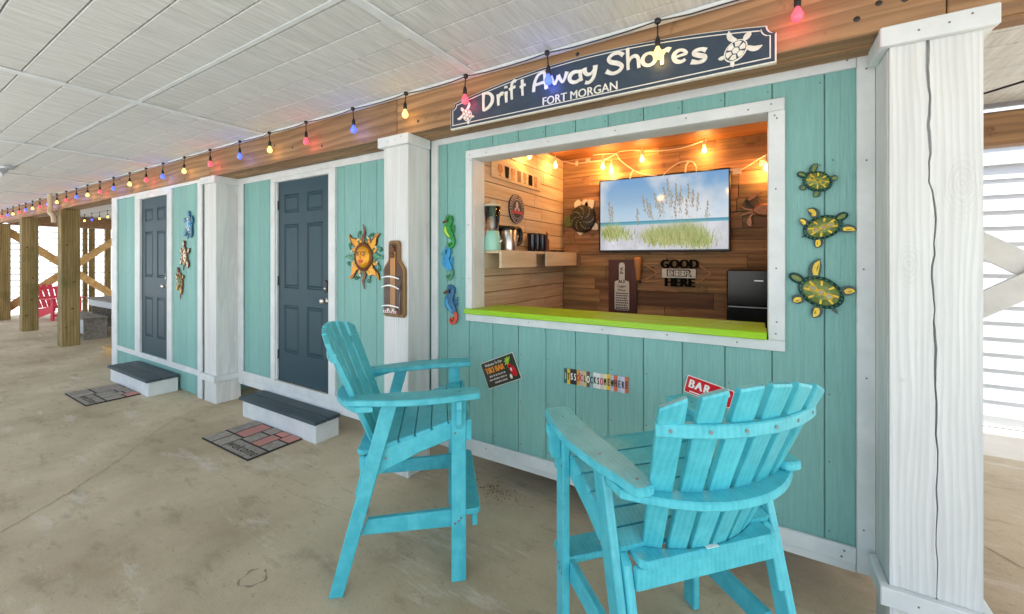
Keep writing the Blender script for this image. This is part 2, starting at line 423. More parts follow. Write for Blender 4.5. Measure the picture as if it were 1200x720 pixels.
def link(name, me, parent=None, loc=None):
    o = bpy.data.objects.new(name, me); COL.objects.link(o)
    if parent is not None: o.parent = parent
    if loc is not None: o.location = loc
    return o

def inset(pts, d):
    n = len(pts); ar = sum(pts[i][0] * pts[(i + 1) % n][1] - pts[(i + 1) % n][0] * pts[i][1] for i in range(n))
    sg = 1 if ar > 0 else -1; out = []
    for i in range(n):
        p0, p, p1 = pts[i - 1], pts[i], pts[(i + 1) % n]
        def nrm(a, b):
            dx, dy = b[0] - a[0], b[1] - a[1]; l = math.hypot(dx, dy) or 1
            return (-dy / l * sg, dx / l * sg)
        n0, n1 = nrm(p0, p), nrm(p, p1)
        bx, by = n0[0] + n1[0], n0[1] + n1[1]; l = math.hypot(bx, by) or 1
        bx, by = bx / l, by / l
        c = max(0.5, bx * n0[0] + by * n0[1])
        out.append((p[0] + bx * d / c, p[1] + by * d / c))
    return out

def smooth_pts(ctrl, n=6, closed=False):
    """Catmull-Rom through the control points"""
    P = list(ctrl); m = len(P); out = []
    rng = range(m if closed else m - 1)
    g = (lambda i: P[i % m]) if closed else (lambda i: P[min(max(i, 0), m - 1)])
    for i in rng:
        p0, p1, p2, p3 = g(i - 1), g(i), g(i + 1), g(i + 2)
        for k in range(n):
            t = k / n
            out.append(tuple(0.5 * (2 * p1[d] + (p2[d] - p0[d]) * t + (2 * p0[d] - 5 * p1[d] + 4 * p2[d] - p3[d]) * t * t
                                    + (3 * p1[d] - p0[d] - 3 * p2[d] + p3[d]) * t ** 3) for d in range(len(p1))))
    if not closed: out.append(tuple(P[-1]))
    return out

def ell(cx, cz, rx, rz, n=20, rot=0.0):
    c, s_ = math.cos(rot), math.sin(rot)
    return [(cx + rx * math.cos(q) * c - rz * math.sin(q) * s_, cz + rx * math.cos(q) * s_ + rz * math.sin(q) * c) for q in [2 * math.pi * k / n for k in range(n)]]

def rrect(x0, x1, z0, z1, r, n=4):
    out = []
    for (cx, cz, a) in ((x1 - r, z1 - r, 0), (x0 + r, z1 - r, 90), (x0 + r, z0 + r, 180), (x1 - r, z0 + r, 270)):
        for k in range(n + 1):
            q = math.radians(a + 90 * k / n); out.append((cx + r * math.cos(q), cz + r * math.sin(q)))
    return out

def text_geo(body, size, extrude=0.002, offset=0.0, shear=0.0, align='CENTER'):
    cu = bpy.data.curves.new('text', 'FONT'); cu.body = body; cu.size = size; cu.extrude = extrude; cu.offset = offset; cu.shear = shear
    cu.align_x = align; cu.align_y = 'CENTER'; cu.resolution_u = 3
    o = bpy.data.objects.new('text', cu); COL.objects.link(o)
    dg = bpy.context.evaluated_depsgraph_get(); dg.update()
    me = o.evaluated_get(dg).to_mesh()
    vs = [tuple(v.co) for v in me.vertices]; fs = [tuple(p.vertices) for p in me.polygons]
    bpy.data.objects.remove(o); bpy.data.curves.remove(cu)
    return vs, fs

def wall_text(mb, body, cx, y, cz, size, rot=0.0, extrude=0.0015, offset=0.0, shear=0.0, sx=1.0, sz=1.0):
    """lettering standing on a plane that faces -Y"""
    vs, fs = text_geo(body, size, extrude, 0.0, shear)
    c, s_ = math.cos(rot), math.sin(rot)
    for k, dx in enumerate((0.0,) if offset <= 0 else (-offset, 0.0, offset)):          # bold print : shifted copies, each a hair proud of the last
        mb.add([(cx + (v[0] * sx + dx) * c - v[1] * sz * s_, y - v[2] - .0003 * k, cz + (v[0] * sx + dx) * s_ + v[1] * sz * c) for v in vs], fs)
    return mb

def thing(name, label, cat, loc=(0, 0, 0), rz=0.0, group=None):
    o = bpy.data.objects.new(name, None); COL.objects.link(o)
    o.empty_display_size = 0.1
    o.location = loc; o.rotation_euler = (0, 0, rz); o['label'] = label; o['category'] = cat
    if group: o['group'] = group
    return o

def tag(o, label, cat, group=None):
    o['label'] = label; o['category'] = cat
    if group: o['group'] = group
    return o

def structure(name, mb, m, parent=None, **k):
    o = mb.build(name, m, parent, **k)
    if parent is None: o['kind'] = 'structure'
    return o

def part(name, mb, m, parent, label=None, kind=None):
    """part given in world coordinates under a thing with no rotation"""
    base = Vector((0, 0, 0)); p = parent
    while p is not None: base += p.location; p = p.parent
    o = mb.build(name, m, parent, loc=-base)
    if label: o['label'] = label
    if kind: o['kind'] = kind
    return o

def copy_tree(o, parent=None):
    c = o.copy(); COL.objects.link(c)
    if parent is not None: c.parent = parent
    for ch in list(o.children): copy_tree(ch, c)
    return c

ZC = 2.88            # ceiling height
YW = 2.47            # siding plane of bar and middle room
Y1 = 2.25            # siding plane of the far room

# ================================================================== THE SETTING
g = MB(); g.add([(-220, -220, -.13), (220, -220, -.13), (220, 220, -.13), (-220, 220, -.13)], [(0, 1, 2, 3)])
structure('ground', g, M['sand'])
floor = structure('concrete_floor', MB().box(-18.6, 5.2, -1.5, 5.0, -.12, 0), M['concrete'])
structure('bounce_ground', MB().box(-40, 30, -14, -1.505, -.12, -.015), M['bounceground'])  # unseen pale ground behind the camera, added to bounce neutral light upwards
# hairline cracks running over the slab, a ring stain, swept dirt
def crack(pts, w):
    pts = smooth_pts(pts, 8); out = []
    for i, p in enumerate(pts):
        out.append((p[0] + rnd.uniform(-.008, .008), p[1] + rnd.uniform(-.008, .008)))
    mb = MB(); n = len(out)
    for i in range(n - 1):
        a, b = out[i], out[i + 1]; k = .5 + rnd.random() * .7
        d = Vector((b[0] - a[0], b[1] - a[1], 0)); nn = Vector((-d.y, d.x, 0)).normalized() * w * k / 2
        mb.add([(a[0] + nn.x, a[1] + nn.y, .003), (b[0] + nn.x, b[1] + nn.y, .003), (b[0] - nn.x, b[1] - nn.y, .003), (a[0] - nn.x, a[1] - nn.y, .003)], [(0, 1, 2, 3)])
    return part('crack', mb, M['crack'], floor)
crack([(-5.28, 2.12), (-5.15, 1.86), (-4.95, 1.62), (-4.72, 1.42), (-4.5, 1.22), (-4.27, .98), (-4.1, .78), (-3.85, .45)], .0045)
crack([(-3.3, 1.72), (-2.9, 1.66), (-2.4, 1.7), (-2.0, 1.74)], .002)
crack([(1.1, 3.4), (1.3, 3.2), (1.6, 3.15)], .006)
RX, RY = -2.235, 1.12
mb = MB()
for k in range(26):
    q0, q1 = 2 * math.pi * k / 26, 2 * math.pi * (k + 1) / 26
    f = lambda q: .058 * (1 + .10 * math.sin(3 * q + 1) + .06 * math.sin(7 * q))
    w = .007 + .005 * math.sin(5 * q0)
    if k in (7, 8): continue
    P = [(RX + (f(q) + s_) * math.cos(q), RY + (f(q) + s_) * math.sin(q), .003) for q, s_ in ((q0, 0), (q1, 0), (q1, w), (q0, w))]
    mb.add(P, [(0, 1, 2, 3)])
part('ring_stain', mb, M['stain'], floor)
mb = MB()
for k in range(300):
    if k < 230: x, y = rnd.gauss(-1.62, .11), rnd.gauss(2.42, .045)
    else: x, y = rnd.uniform(-4.2, .2), rnd.uniform(.9, 2.5)
    r = rnd.uniform(.0015, .0055) if k < 230 else rnd.uniform(.0015, .004)
    mb.lathe([(r * .2, .001), (r, .002), (r * .8, r * .8), (r * .1, r * 1.1)], (x, y, 0), 5, smooth=False)
o = part('dirt_crumbs', mb, M['dirt'], floor, kind='stuff')

# ceiling: grooved sheets between battens
ceiling = structure('ceiling', MB().box(-17.6, 5.0, -2.0, 4.95, 2.898, 3.3), M['ceil'])
SEAMS = [-1.63 + 2.55 * k for k in range(-6, 3)]
rows = [2.09 - .2075 * k for k in range(20)]
bounds = [2.20] + rows
pm = {}
def ceil_plank(x0, x1, y0, y1, mb=None):
    if mb is not None:
        mb.box(x0 + .004, x1 - .004, y0 + .004, y1 - .004, ZC, ZC + .016, .002); return
    key = (round(x1 - x0, 3), round(y1 - y0, 3))
    if key not in pm:
        o = MB().box(-key[0] / 2 + .004, key[0] / 2 - .004, -key[1] / 2 + .004, key[1] / 2 - .004, 0, .016, .002).build('plank', M['ceil'], ceiling)
        pm[key] = o.data
    else:
        o = link('plank', pm[key], ceiling)
    o.location = ((x0 + x1) / 2, (y0 + y1) / 2, ZC + rnd.uniform(0, .001))
field = MB()
xs = [-17.55] + SEAMS + [4.95]
for i in range(len(xs) - 1):
    for j in range(len(bounds) - 1):
        far = bounds[j + 1] < -.3
        ceil_plank(xs[i], xs[i + 1], bounds[j + 1], bounds[j], field if far else None)
    for j in range(12):
        ceil_plank(xs[i], xs[i + 1], 2.45 + .2075 * j, 2.45 + .2075 * (j + 1), field if xs[i] < .9 else None)
part('plank_field', field, M['ceil'], ceiling, kind='stuff')
bm_ = None
for x in SEAMS:
    w = .031
    part('batten', MB().box(x - w, x + w, -1.85, 2.19, ZC - .013, ZC - .001, .003), M['white'], ceiling)
for i in range(len(xs) - 1):
    part('seam_strip', MB().box(xs[i] + .03, xs[i + 1] - .03, 1.222, 1.25, ZC - .004, ZC - .0005, .001), M['white'], ceiling)
part('edge_trim', MB().box(-17.5, 4.9, 2.175, 2.215, ZC - .024, ZC - .002, .006), M['white'], ceiling)

# carrier beam over posts : two plies of treated timber
beam = thing('timber_beam', 'long brown treated timber beam under the white ceiling, carrying string lights and the sign', 'beam', (0, 2.33, 2.58))
cuts = [-17.5, -13.2, -9.1, -5.4, -2.37, .62, 4.9]
for i in range(len(cuts) - 1):
    part('timber', MB().box(cuts[i] + .002, cuts[i + 1] - .002, 2.222, 2.328, 2.582, ZC - .012, .004), M['beam'], beam)
    part('timber', MB().box(cuts[i] + .6, min(cuts[i + 1] + .6, 4.9) - .004, 2.332, 2.44, 2.576, ZC - .012, .004), M['beam'], beam)
part('metal_strap', MB().box(.635, .745, 2.216, 2.2215, 2.66, 2.79, .001), M['chrome'], beam)
mb = MB()
for (x, z) in ((-.9, 2.83), (.42, 2.70), (.35, 2.655), (.5, 2.69), (-3.3, 2.64), (-4.05, 2.75), (-2.15, 2.66), (.28, 2.78), (-3.75, 2.69), (-5.1, 2.66)):
    mb.lathe([(.014, -.001), (.011, .002), (.002, .003)], (x, 2.2225, z), 8, 'y')
part('bolt_head', mb, M['dark'], beam, kind='stuff')
rb = thing('rear_beam', 'orange-brown timber header along the rear edge of the ceiling beyond the white post', 'beam', (2, 4.8, 2.55))
part('timber', MB().box(.3, 5.0, 4.72, 4.86, 2.54, 2.80, .005), M['beam'], rb)
part('timber', MB().box(.3, 5.0, 4.865, 4.94, 2.56, 2.84, .005), M['beam'], rb)
part('timber', MB().box(-17.5, -8.8, 4.72, 4.86, 2.56, 2.86, .005), M['beam'], rb)
part('timber', MB().box(-17.5, -17.2, 2.45, 4.7, 2.56, 2.86, .005), M['beam'], rb)

# ------------------------------------------------------------------ white posts
def wood_face(mb, x0, x1, yf, yb, z0, z1, crackline):
    """front board split by an open drying crack"""
    L_ = [(x0, z0)] + [(c[0] - c[2] / 2, c[1]) for c in crackline] + [(x0, z1)]
    R_ = [(x1, z0), (x1, z1)] + [(c[0] + c[2] / 2, c[1]) for c in reversed(crackline)]
    mb.prism(L_, 'y', yb, yf); mb.prism(R_, 'y', yb, yf)

def white_post(x0, x1, y0, y1, label, crackline=None, base=True, topz=2.582):
    t = thing('wrapped_post', label, 'post', ((x0 + x1) / 2, (y0 + y1) / 2, 0), group='white wrapped posts')
    mb = MB()
    if crackline:
        mb.box(x0, x1, y0 + .025, y1, 0, topz, .004)
        wood_face(mb, x0 + .001, x1 - .001, y0, y0 + .0245, .005, topz - .01, crackline)
    else:
        mb.box(x0, x1, y0, y1, 0, topz, .005)
    part('shaft', mb, M['post'], t)
    e = .034
    def band(name, z0, z1):
        part(name, MB().box(x0 - e, x1 + e, y0 - e, y0 - .001, z0, z1, .004), M['white'], t)
        part(name, MB().box(x1 + .001, x1 + e - .002, y0 - .0005, y1 - .03, z0 + .002, z1 - .002, .003), M['white'], t)
        part(name, MB().box(x0 - e + .002, x0 - .001, y0 - .0005, y1 - .03, z0 + .002, z1 - .002, .003), M['white'], t)
    band('cap_board', topz - .078, topz)
    if base: band('base_board', .25, .325)
    mb = MB()
    for (fx, z) in ((.3, 2.54), (.62, 2.545), (.85, 2.56), (.3, .29), (.8, .285)):
        mb.lathe([(.004, -.001), (.004, .001), (.001, .0014)], (x0 + (x1 - x0) * fx, y0 - e - .0005, z), 6, 'y')
    part('nail', mb, M['nail'], t, kind='stuff')
    return t
cl = []
zz = [.33, .6, .9, 1.15, 1.35, 1.45, 1.62, 1.8, 1.95, 2.1, 2.25, 2.4, 2.5, 2.57]
xx = [.592, .589, .592, .588, .586, .583, .578, .590, .572, .5695, .5705, .5655, .563, .562]
ww = [.002, .004, .005, .007, .008, .005, .006, .006, .005, .009, .010, .010, .011, .011]
for z, x, w in zip(zz, xx, ww):
    cl.append((x, z, w))
cl2 = []
for i in range(len(cl) - 1):
    for k in range(4):
        t_ = k / 4; a, b = cl[i], cl[i + 1]
        cl2.append((a[0] + (b[0] - a[0]) * t_ + rnd.uniform(-.0012, .0012), a[1] + (b[1] - a[1]) * t_, max(.001, a[2] + (b[2] - a[2]) * t_)))
cl2.append(cl[-1])
cl2 = [(x + .0022 * math.sin(31 * z) + .0012 * math.sin(83 * z + 1), z, w * (.7 + .5 * abs(math.sin(11 * z)))) for (x, z, w) in cl2]
white_post(.452, .717, 2.22, 2.445, 'large white painted post with long dark drying cracks, at the right of the bar', cl2)
cl = [(-2.39, z, .0006 + .0012 * abs(math.sin(z * 3))) for z in [.1 + .2 * k for k in range(13)]]
white_post(-2.51, -2.25, 2.22, 2.46, 'white painted post between slate blue door and bar window, bottle plaque hung on it')
white_post(-5.53, -5.25, 2.228, 2.49, 'white boxed post between the two storage rooms with a band near its foot')

# ------------------------------------------------------------------ siding
def siding(parent, grooves, x0, x1, z0, z1, y, hole=None):
    g_ = [x0] + [v for v in grooves if x0 + .02 < v < x1 - .02] + [x1]
    for a, b in zip(g_[:-1], g_[1:]):
        rects = []
        if hole and not (b <= hole[0] or a >= hole[1]):
            hx0, hx1, hz0, hz1 = hole
            rects += [(a, b, z0, hz0), (a, b, hz1, z1)]
            if a < hx0: rects.append((a, hx0, hz0, hz1))
            if b > hx1: rects.append((hx1, b, hz0, hz1))
        else: rects.append((a, b, z0, z1))
        for (p, q, r, s_) in rects:
            if q - p < .01 or s_ - r < .01: continue
            part('plank', MB().box(p + .0022, q - .0022, y + rnd.uniform(0, .001), y + .014, r, s_, .0018), M['teal'], parent)
def nails(parent, pts, y):
    mb = MB()
    for (x, z) in pts: mb.lathe([(.0045, -.001), (.0045, .0008), (.001, .0012)], (x, y, z), 6, 'y')
    part('nail', mb, M['nail'], parent, kind='stuff')

# ---- the bar
bar = thing('tiki_bar_hut', 'turquoise planked bar hut with a wide white framed serving window and lime green ledge', 'bar', (-.9, YW, 0))
BX0, BX1 = -2.19, .40
WX0, WX1, WZ0, WZ1 = -1.83, .038, 1.20, 2.395
GR = [-2.083 + .2138 * k for k in range(13)]
siding(bar, GR, BX0, BX1, .27, 2.56, YW, (WX0 - .008, WX1 + .010, WZ0 - .01, WZ1 + .02))
mb = MB()                                                                    # dark sheathing behind the boards, round the opening
for (a, b, c, d) in ((BX0, WX0 - .02, .2, 2.6), (WX1 + .02, BX1 + .06, .2, 2.6), (WX0 - .02, WX1 + .02, .2, WZ0 - .012), (WX0 - .02, WX1 + .02, WZ1 + .022, 2.6)):
    mb.box(a, b, YW + .0145, YW + .10, c, d)
part('sheathing', mb, M['teal'], bar)
YT = YW - .02
def trim(parent, x0, x1, z0, z1, y0=YT, y1=None, name='trim_board', m='white', b=.003):
    return part(name, MB().box(x0, x1, y0, (YW - .0005) if y1 is None else y1, z0, z1, b), M[m], parent)
trim(bar, BX0 - .04, -2.165, .19, 2.60, YT - .001)
trim(bar, -2.164, .3845, 2.537, 2.602)
trim(bar, .386, .451, .195, 2.60, YT - .003)
trim(bar, -2.164, .3845, .228, .303)
trim(bar, -2.164, .3845, .186, .227, YT + .009, name='skirt_board')
# window frame, its four boards, jambs
fr = part('window_frame', MB().box(-1.889, .108, YT, YW - .0005, 2.394, 2.456, .003), M['white'], bar)
part('frame_board', MB().box(-1.889, WX0, YT, YW - .0005, 1.237, 2.393, .003), M['white'], fr)
part('frame_board', MB().box(WX1, .110, YT, YW - .0005, 1.237, 2.393, .003), M['white'], fr)
part('frame_board', MB().box(-1.889, .110, YT, YW - .0005, 1.183, 1.236, .003), M['white'], fr)
part('jamb', MB().box(WX0 - .04, WX0 + .001, YW + .0005, 2.615, 1.24, 2.43, .002), M['white'], fr)
part('jamb', MB().box(WX1 - .001, WX1 + .04, YW + .0005, 2.615, 1.24, 2.43, .002), M['white'], fr)
part('jamb', MB().box(WX0 + .002, WX1 - .002, YW + .0005, 2.615, 2.394, 2.43, .002), M['white'], fr)
nails(bar, [(.065, 2.37), (.075, 2.355), (.07, 2.0), (.072, 1.6), (.074, 1.33), (.07, 1.27), (-.1, 1.21), (-.45, 1.215), (-.83, 1.21), (-1.35, 1.212), (-1.85, 2.42), (-1.84, 2.38), (-1.7, 2.42),
            (-1.2, 2.425), (-.75, 2.425), (-.35, 2.43), (-.05, 2.42), (.05, 2.43), (-1.86, 1.9), (-1.86, 1.5)], YT)
nails(bar, [(.35, 2.575), (.42, 2.52), (.34, .28), (.33, .25), (-.4, .27), (-1.1, .26), (-1.7, .27), (.41, 1.6), (.42, 1.1), (.41, .4), (.42, 2.1)], YT - .003)
nl = []
for x_ in GR:
    for z_ in (.36, .66, .98): nl.append((x_ + .018, z_ + rnd.uniform(-.02, .02)))
    nl.append((x_ - .018, 2.50))
for z_ in (1.4, 1.75, 2.1): nl += [(.25, z_), (.30, z_ + .02), (-2.10, z_), (-1.93, z_ + .1)]
nails(bar, nl, YW + .0005)
# lime ledge of two boards
lg = part('counter_ledge', MB().box(-1.886, .032, 2.425, 2.60, 1.238, 1.276, .004), M['lime'], bar)
part('ledge_board', MB().box(-1.80, .028, 2.603, 2.80, 1.238, 1.276, .004), M['lime'], lg)
mb = MB()
for k in range(2): mb.box(-.20 + k * .065, -.15 + k * .065, 2.70, 2.708, 1.2762, 1.2775)
part('ledge_staple', mb, M['letter'], lg, kind='stuff')
# interior
XI = -1.87; YB = 4.20; ZI = 2.74
room = part('interior_wall', MB().box(XI - .06, XI - .016, 2.62, YB + .06, .25, ZI + .02), M['reclaim'], bar, label='pale pine boarded side wall inside the bar')
z = .30 - .064; k = 0
while z < ZI - .02:
    z1 = min(z + .127, ZI)
    cut = 2.62 + (YB - 2.62) * (.42 + .3 * ((k * 37) % 10) / 10)
    for (a, b) in ((2.62, cut), (cut, YB)):
        part('plank', MB().box(XI - .015, XI + rnd.uniform(-.001, .001), a + .001, b - .001, z + .003, z1 - .003, .002), M['pine'], room)
    z = z1; k += 1
back = part('back_wall', MB().box(XI - .06, .42, YB + .02, YB + .07, .25, ZI + .02), M['walnut'], bar, label='reclaimed dark board wall behind the television')
z = .95; k = 0
while z < ZI - .01:
    h = rnd.choice([.105, .12, .14, .15, .125]); z1 = min(z + h, ZI)
    x = XI - rnd.uniform(0, .5)
    while x < .40:
        x1 = min(x + rnd.uniform(.28, .95), .40)
        if x1 > XI:
            part('plank', MB().box(max(x, XI) + .0012, x1 - .0012, YB - rnd.uniform(-.004, .010), YB + .019, z + .0012, z1 - .0012, .002), M['reclaim'], back)
        x = x1
    z = z1; k += 1
ic = part('interior_ceiling', MB().box(XI - .06, .42, 2.6, YB + .07, ZI + .022, ZI + .06), M['ceilwood'], bar)
y = 2.60
while y < YB:
    part('plank', MB().box(XI, .40, y + .002, min(y + .14, YB) - .002, ZI, ZI + .02, .002), M['ceilwood'], ic)
    y += .14
part('interior_side_wall', MB().box(.40, .45, 2.6, YB + .07, .25, ZI + .02), M['ceilwood'], bar)
part('interior_floor', MB().box(XI - .06, .45, YW + .11, YB + .07, .20, .25), M['ceilwood'], bar)

# ---- storage rooms with doors
def panel_door(parent, x0, x1, z0, z1, yf, panels, knob_x, knob_z, bolt_z, hinge_x=None, hinge_z=()):
    d = part('door', MB().box(x0, x1, yf + .008, yf + .045, z0, z1, .002), M['door'], parent)
    cols = sorted(set([x0, x1] + [p[0] for p in panels] + [p[1] for p in panels]))
    # stiles and rails: the face of the door minus the panel openings
    face = MB(); zs = sorted(set([z0, z1] + [p[2] for p in panels] + [p[3] for p in panels]))
    for i in range(len(cols) - 1):
        for j in range(len(zs) - 1):
            cx, cz = (cols[i] + cols[i + 1]) / 2, (zs[j] + zs[j + 1]) / 2
            if not any(p[0] < cx < p[1] and p[2] < cz < p[3] for p in panels):
                face.box(cols[i], cols[i + 1], yf - .006, yf + .0078, zs[j], zs[j + 1])
    part('door_face', face, M['door'], d)
    for p in panels:
        m = .022
        mb = MB()
        q = [(p[0], p[2]), (p[1], p[2]), (p[1], p[3]), (p[0], p[3])]; q2 = inset(q, m); q3 = inset(q, m + .016)
        rings = [[(a, yf - .0055, b) for a, b in q], [(a, yf + .0070, b) for a, b in inset(q, .010)], [(a, yf + .0070, b) for a, b in q2], [(a, yf - .0035, b) for a, b in q3]]
        mb.loft(rings, cap=False); mb.add(rings[-1], [(0, 1, 2, 3)])
        part('door_panel', mb, M['door'], d)
    k = MB(); k.lathe([(.03, 0), (.03, .006), (.012, .010), (.012, .03), (.026, .038), (.03, .052), (.022, .064), (.002, .066)], (knob_x, yf - .006, knob_z), 14, 'y')
    part('knob', k, M['chrome'], d)
    k = MB(); k.relief(rrect(knob_x - .034, knob_x + .034, bolt_z - .06, bolt_z + .06, .025), yf + .002, yf - .022, .008)
    part('deadbolt_keypad', k, M['black'], d)
    k = MB(); k.lathe([(.016, 0), (.016, .006), (.002, .008)], (knob_x, yf - .021, bolt_z - .02), 10, 'y')
    part('keyhole', k, M['chrome'], d)
    if hinge_x is not None:
        for hz in hinge_z:
            h = MB(); h.box(hinge_x - .012, hinge_x + .02, yf - .012, yf + .001, hz - .05, hz + .05, .002)
            h.tube([(hinge_x, yf - .014, hz - .05), (hinge_x, yf - .014, hz + .05)], .008, 8)
            part('hinge', h, M['dark'], d)
    return d

def sixpanel(x0, x1, rows):
    w = x1 - x0; c = (x0 + x1) / 2
    a0, a1, b0, b1 = x0 + .13 * w, c - .075 * w, c + .075 * w, x1 - .13 * w
    return [(l, r, z0, z1) for (l, r) in ((a0, a1), (b0, b1)) for (z0, z1) in rows]

mid = thing('storage_room', 'turquoise planked room with a slate blue door, between two white posts', 'storage room', (-3.85, YW, 0), group='storage rooms beside the bar')
DX0, DX1, DZ0, DZ1 = -4.455, -3.545, .355, 2.462
siding(mid, [-5.031, -4.815, -4.60, -3.53, -3.32, -3.098, -2.883, -2.66], -5.13, -2.45, .33, 2.53, YW, (-4.55, -3.45, .3, 2.5))
mb = MB()
for (a, b, c, d) in ((-5.25, -4.54, .2, 2.6), (-3.46, -2.25, .2, 2.6), (-4.54, -3.46, 2.49, 2.6), (-4.54, -3.46, .2, .34)): mb.box(a, b, YW + .0145, YW + .10, c, d)
part('sheathing', mb, M['teal'], mid)
trim(mid, -5.245, -5.13, .19, 2.58, YT - .001)
trim(mid, -5.129, -2.515, 2.512, 2.578)
trim(mid, -5.129, -2.515, .262, .343)
trim(mid, -5.129, -2.515, .185, .261, YT + .006, name='skirt_board')
df = part('door_frame', MB().box(-4.543, -3.437, YT - .002, YW + .02, 2.465, 2.511, .003), M['white'], mid)
part('frame_board', MB().box(-4.543, -4.462, YT - .002, YW + .02, .344, 2.4645, .003), M['white'], df)
part('frame_board', MB().box(-3.538, -3.437, YT - .002, YW + .02, .344, 2.4645, .003), M['white'], df)
part('stop', MB().box(-4.4615, -4.446, YW - .004, YW + .05, .345, 2.464, .001), M['white'], df)
panel_door(mid, DX0 + .01, DX1 + .006, DZ0, DZ1, YW + .018, sixpanel(DX0, DX1, ((.655, 1.155), (1.335, 2.01), (2.13, 2.325))), -3.615, 1.235, 1.375, DX0 + .002, (2.22, 1.41, .62))
part('threshold', MB().box(-4.46, -3.54, YT - .004, YW + .06, .343, .354, .002), M['chrome'], df)
part('roof_slab', MB().box(-5.25, -2.25, YW + .1, 4.2, 2.60, 2.66), M['ceilwood'], mid)
part('side_wall', MB().box(-5.25, -5.2, YW + .1, 4.2, .2, 2.6), M['teal'], mid)

far = thing('storage_room', 'far turquoise storage room with a narrow dark panel door and metal turtles beside it', 'storage room', (-7.1, Y1, 0), group='storage rooms beside the bar')
siding(far, [-8.245, -8.071, -7.86, -6.43, -6.242, -6.04, -5.83], -8.42, -5.66, .01, 2.56, Y1, (-7.6, -6.46, .325, 2.52))
mb = MB()
for (a, b, c, d) in ((-8.6, -7.60, .0, 2.6), (-6.47, -5.62, .0, 2.6), (-7.60, -6.47, 2.50, 2.6), (-7.60, -6.47, .0, .33)): mb.box(a, b, Y1 + .0145, Y1 + .10, c, d)
part('sheathing', mb, M['teal'], far)
YF = Y1 - .02
def trimf(x0, x1, z0, z1, y0=YF): return part('trim_board', MB().box(x0, x1, y0, Y1 - .0005, z0, z1, .003), M['white'], far)
trimf(-8.61, -8.40, .0, 2.62, YF - .002)
trimf(-5.705, -5.6, .0, 2.62, YF - .002)
trimf(-8.399, -5.706, 2.545, 2.612)
trimf(-8.399, -5.706, .256, .326)
df = part('door_frame', MB().box(-7.67, -6.437, YF - .001, Y1 + .02, 2.482, 2.544, .003), M['white'], far)
part('frame_board', MB().box(-7.67, -7.49, YF - .001, Y1 + .02, .3265, 2.4815, .003), M['white'], df)
part('frame_board', MB().box(-6.575, -6.437, YF - .001, Y1 + .02, .3265, 2.4815, .003), M['white'], df)
panel_door(far, -7.488, -6.577, .33, 2.48, Y1 + .012, sixpanel(-7.49, -6.575, ((.57, 1.12), (1.39, 2.02), (2.165, 2.335))), -6.64, 1.285, 1.41)
part('roof_slab', MB().box(-8.6, -5.6, Y1 + .1, 4.2, 2.60, 2.66), M['ceilwood'], far)
part('side_wall', MB().box(-8.6, -8.55, Y1 + .1, 4.2, 0, 2.6), M['teal'], far)
part('side_wall', MB().box(-5.65, -5.6, Y1 + .1, 4.2, 0, 2.6), M['teal'], far)

# ---- door steps and mats
def step(x0, x1, y0, y1, label):
    t = thing('door_step', label, 'step', ((x0 + x1) / 2, (y0 + y1) / 2, 0), group='painted box steps at the doors')
    part('riser', MB().box(x0 + .03, x1 - .025, y0 + .025, y0 + .045, 0, .172, .002), M['white'], t)
    part('riser', MB().box(x1 - .045, x1 - .0248, y0 + .046, y1 - .004, 0, .172, .002), M['white'], t)
    part('riser', MB().box(x0 + .03, x0 + .05, y0 + .046, y1 - .004, 0, .172, .002), M['white'], t)
    ym = (y0 + y1) / 2
    part('tread', MB().box(x0, x1, y0, ym - .004, .1725, .205, .004), M['tread'], t)
    part('tread', MB().box(x0, x1, ym + .004, y1 - .003, .1725, .205, .004), M['tread'], t)
step(-4.655, -3.345, 2.185, YT - .004, 'white box step with dark slate treads below the nearer slate blue door')
step(-7.53, -6.19, 1.905, YF - .003, 'white box step with dark slate treads below the farther door')

def doormat(x0, x1, y0, y1, label, pinks, word=True):
    t = thing('doormat', label, 'doormat', ((x0 + x1) / 2, (y0 + y1) / 2, 0), group='brick patterned doormats')
    W_, D_ = x1 - x0, y1 - y0
    part('backing', MB().box(x0, x1, y0, y1, .001, .012, .003), M['mat_rubber'], t)
    cells = [(0, .22, 0, .42), (.22, .42, 0, .42), (.42, 1, 0, .36), (.42, .62, .36, .74), (.62, .80, .36, .8), (.80, 1.0, .36, .72), (0, .20, .42, 1), (.20, .42, .42, .98),
             (.42, .62, .74, 1), (.62, .80, .8, 1), (.80, 1, .72, 1)]
    for i, (a, b, c, d) in enumerate(cells):
        e = .009
        part('brick', MB().box(x0 + a * W_ + e, x0 + b * W_ - e, y0 + c * D_ + e, y0 + d * D_ - e, .0121, .0160, .002), M['brickpink' if i in pinks else 'brickgrey'], t)
    vs, fs = text_geo('welcome', .12, .0006, .0, .35)
    part('welcome_lettering', MB().add([(x0 + .70 * W_ + v[0], y0 + .17 * D_ + v[1], .0166 + v[2]) for v in vs], fs), M['mat_rubber'], t)
doormat(-4.36, -3.56, 1.735, 2.205, 'brick patterned doormat with pink bricks in front of the nearer step', (7, 9, 10, 4))
doormat(-7.21, -6.42, 1.445, 1.925, 'grey brick patterned doormat in front of the farther step', (10,))

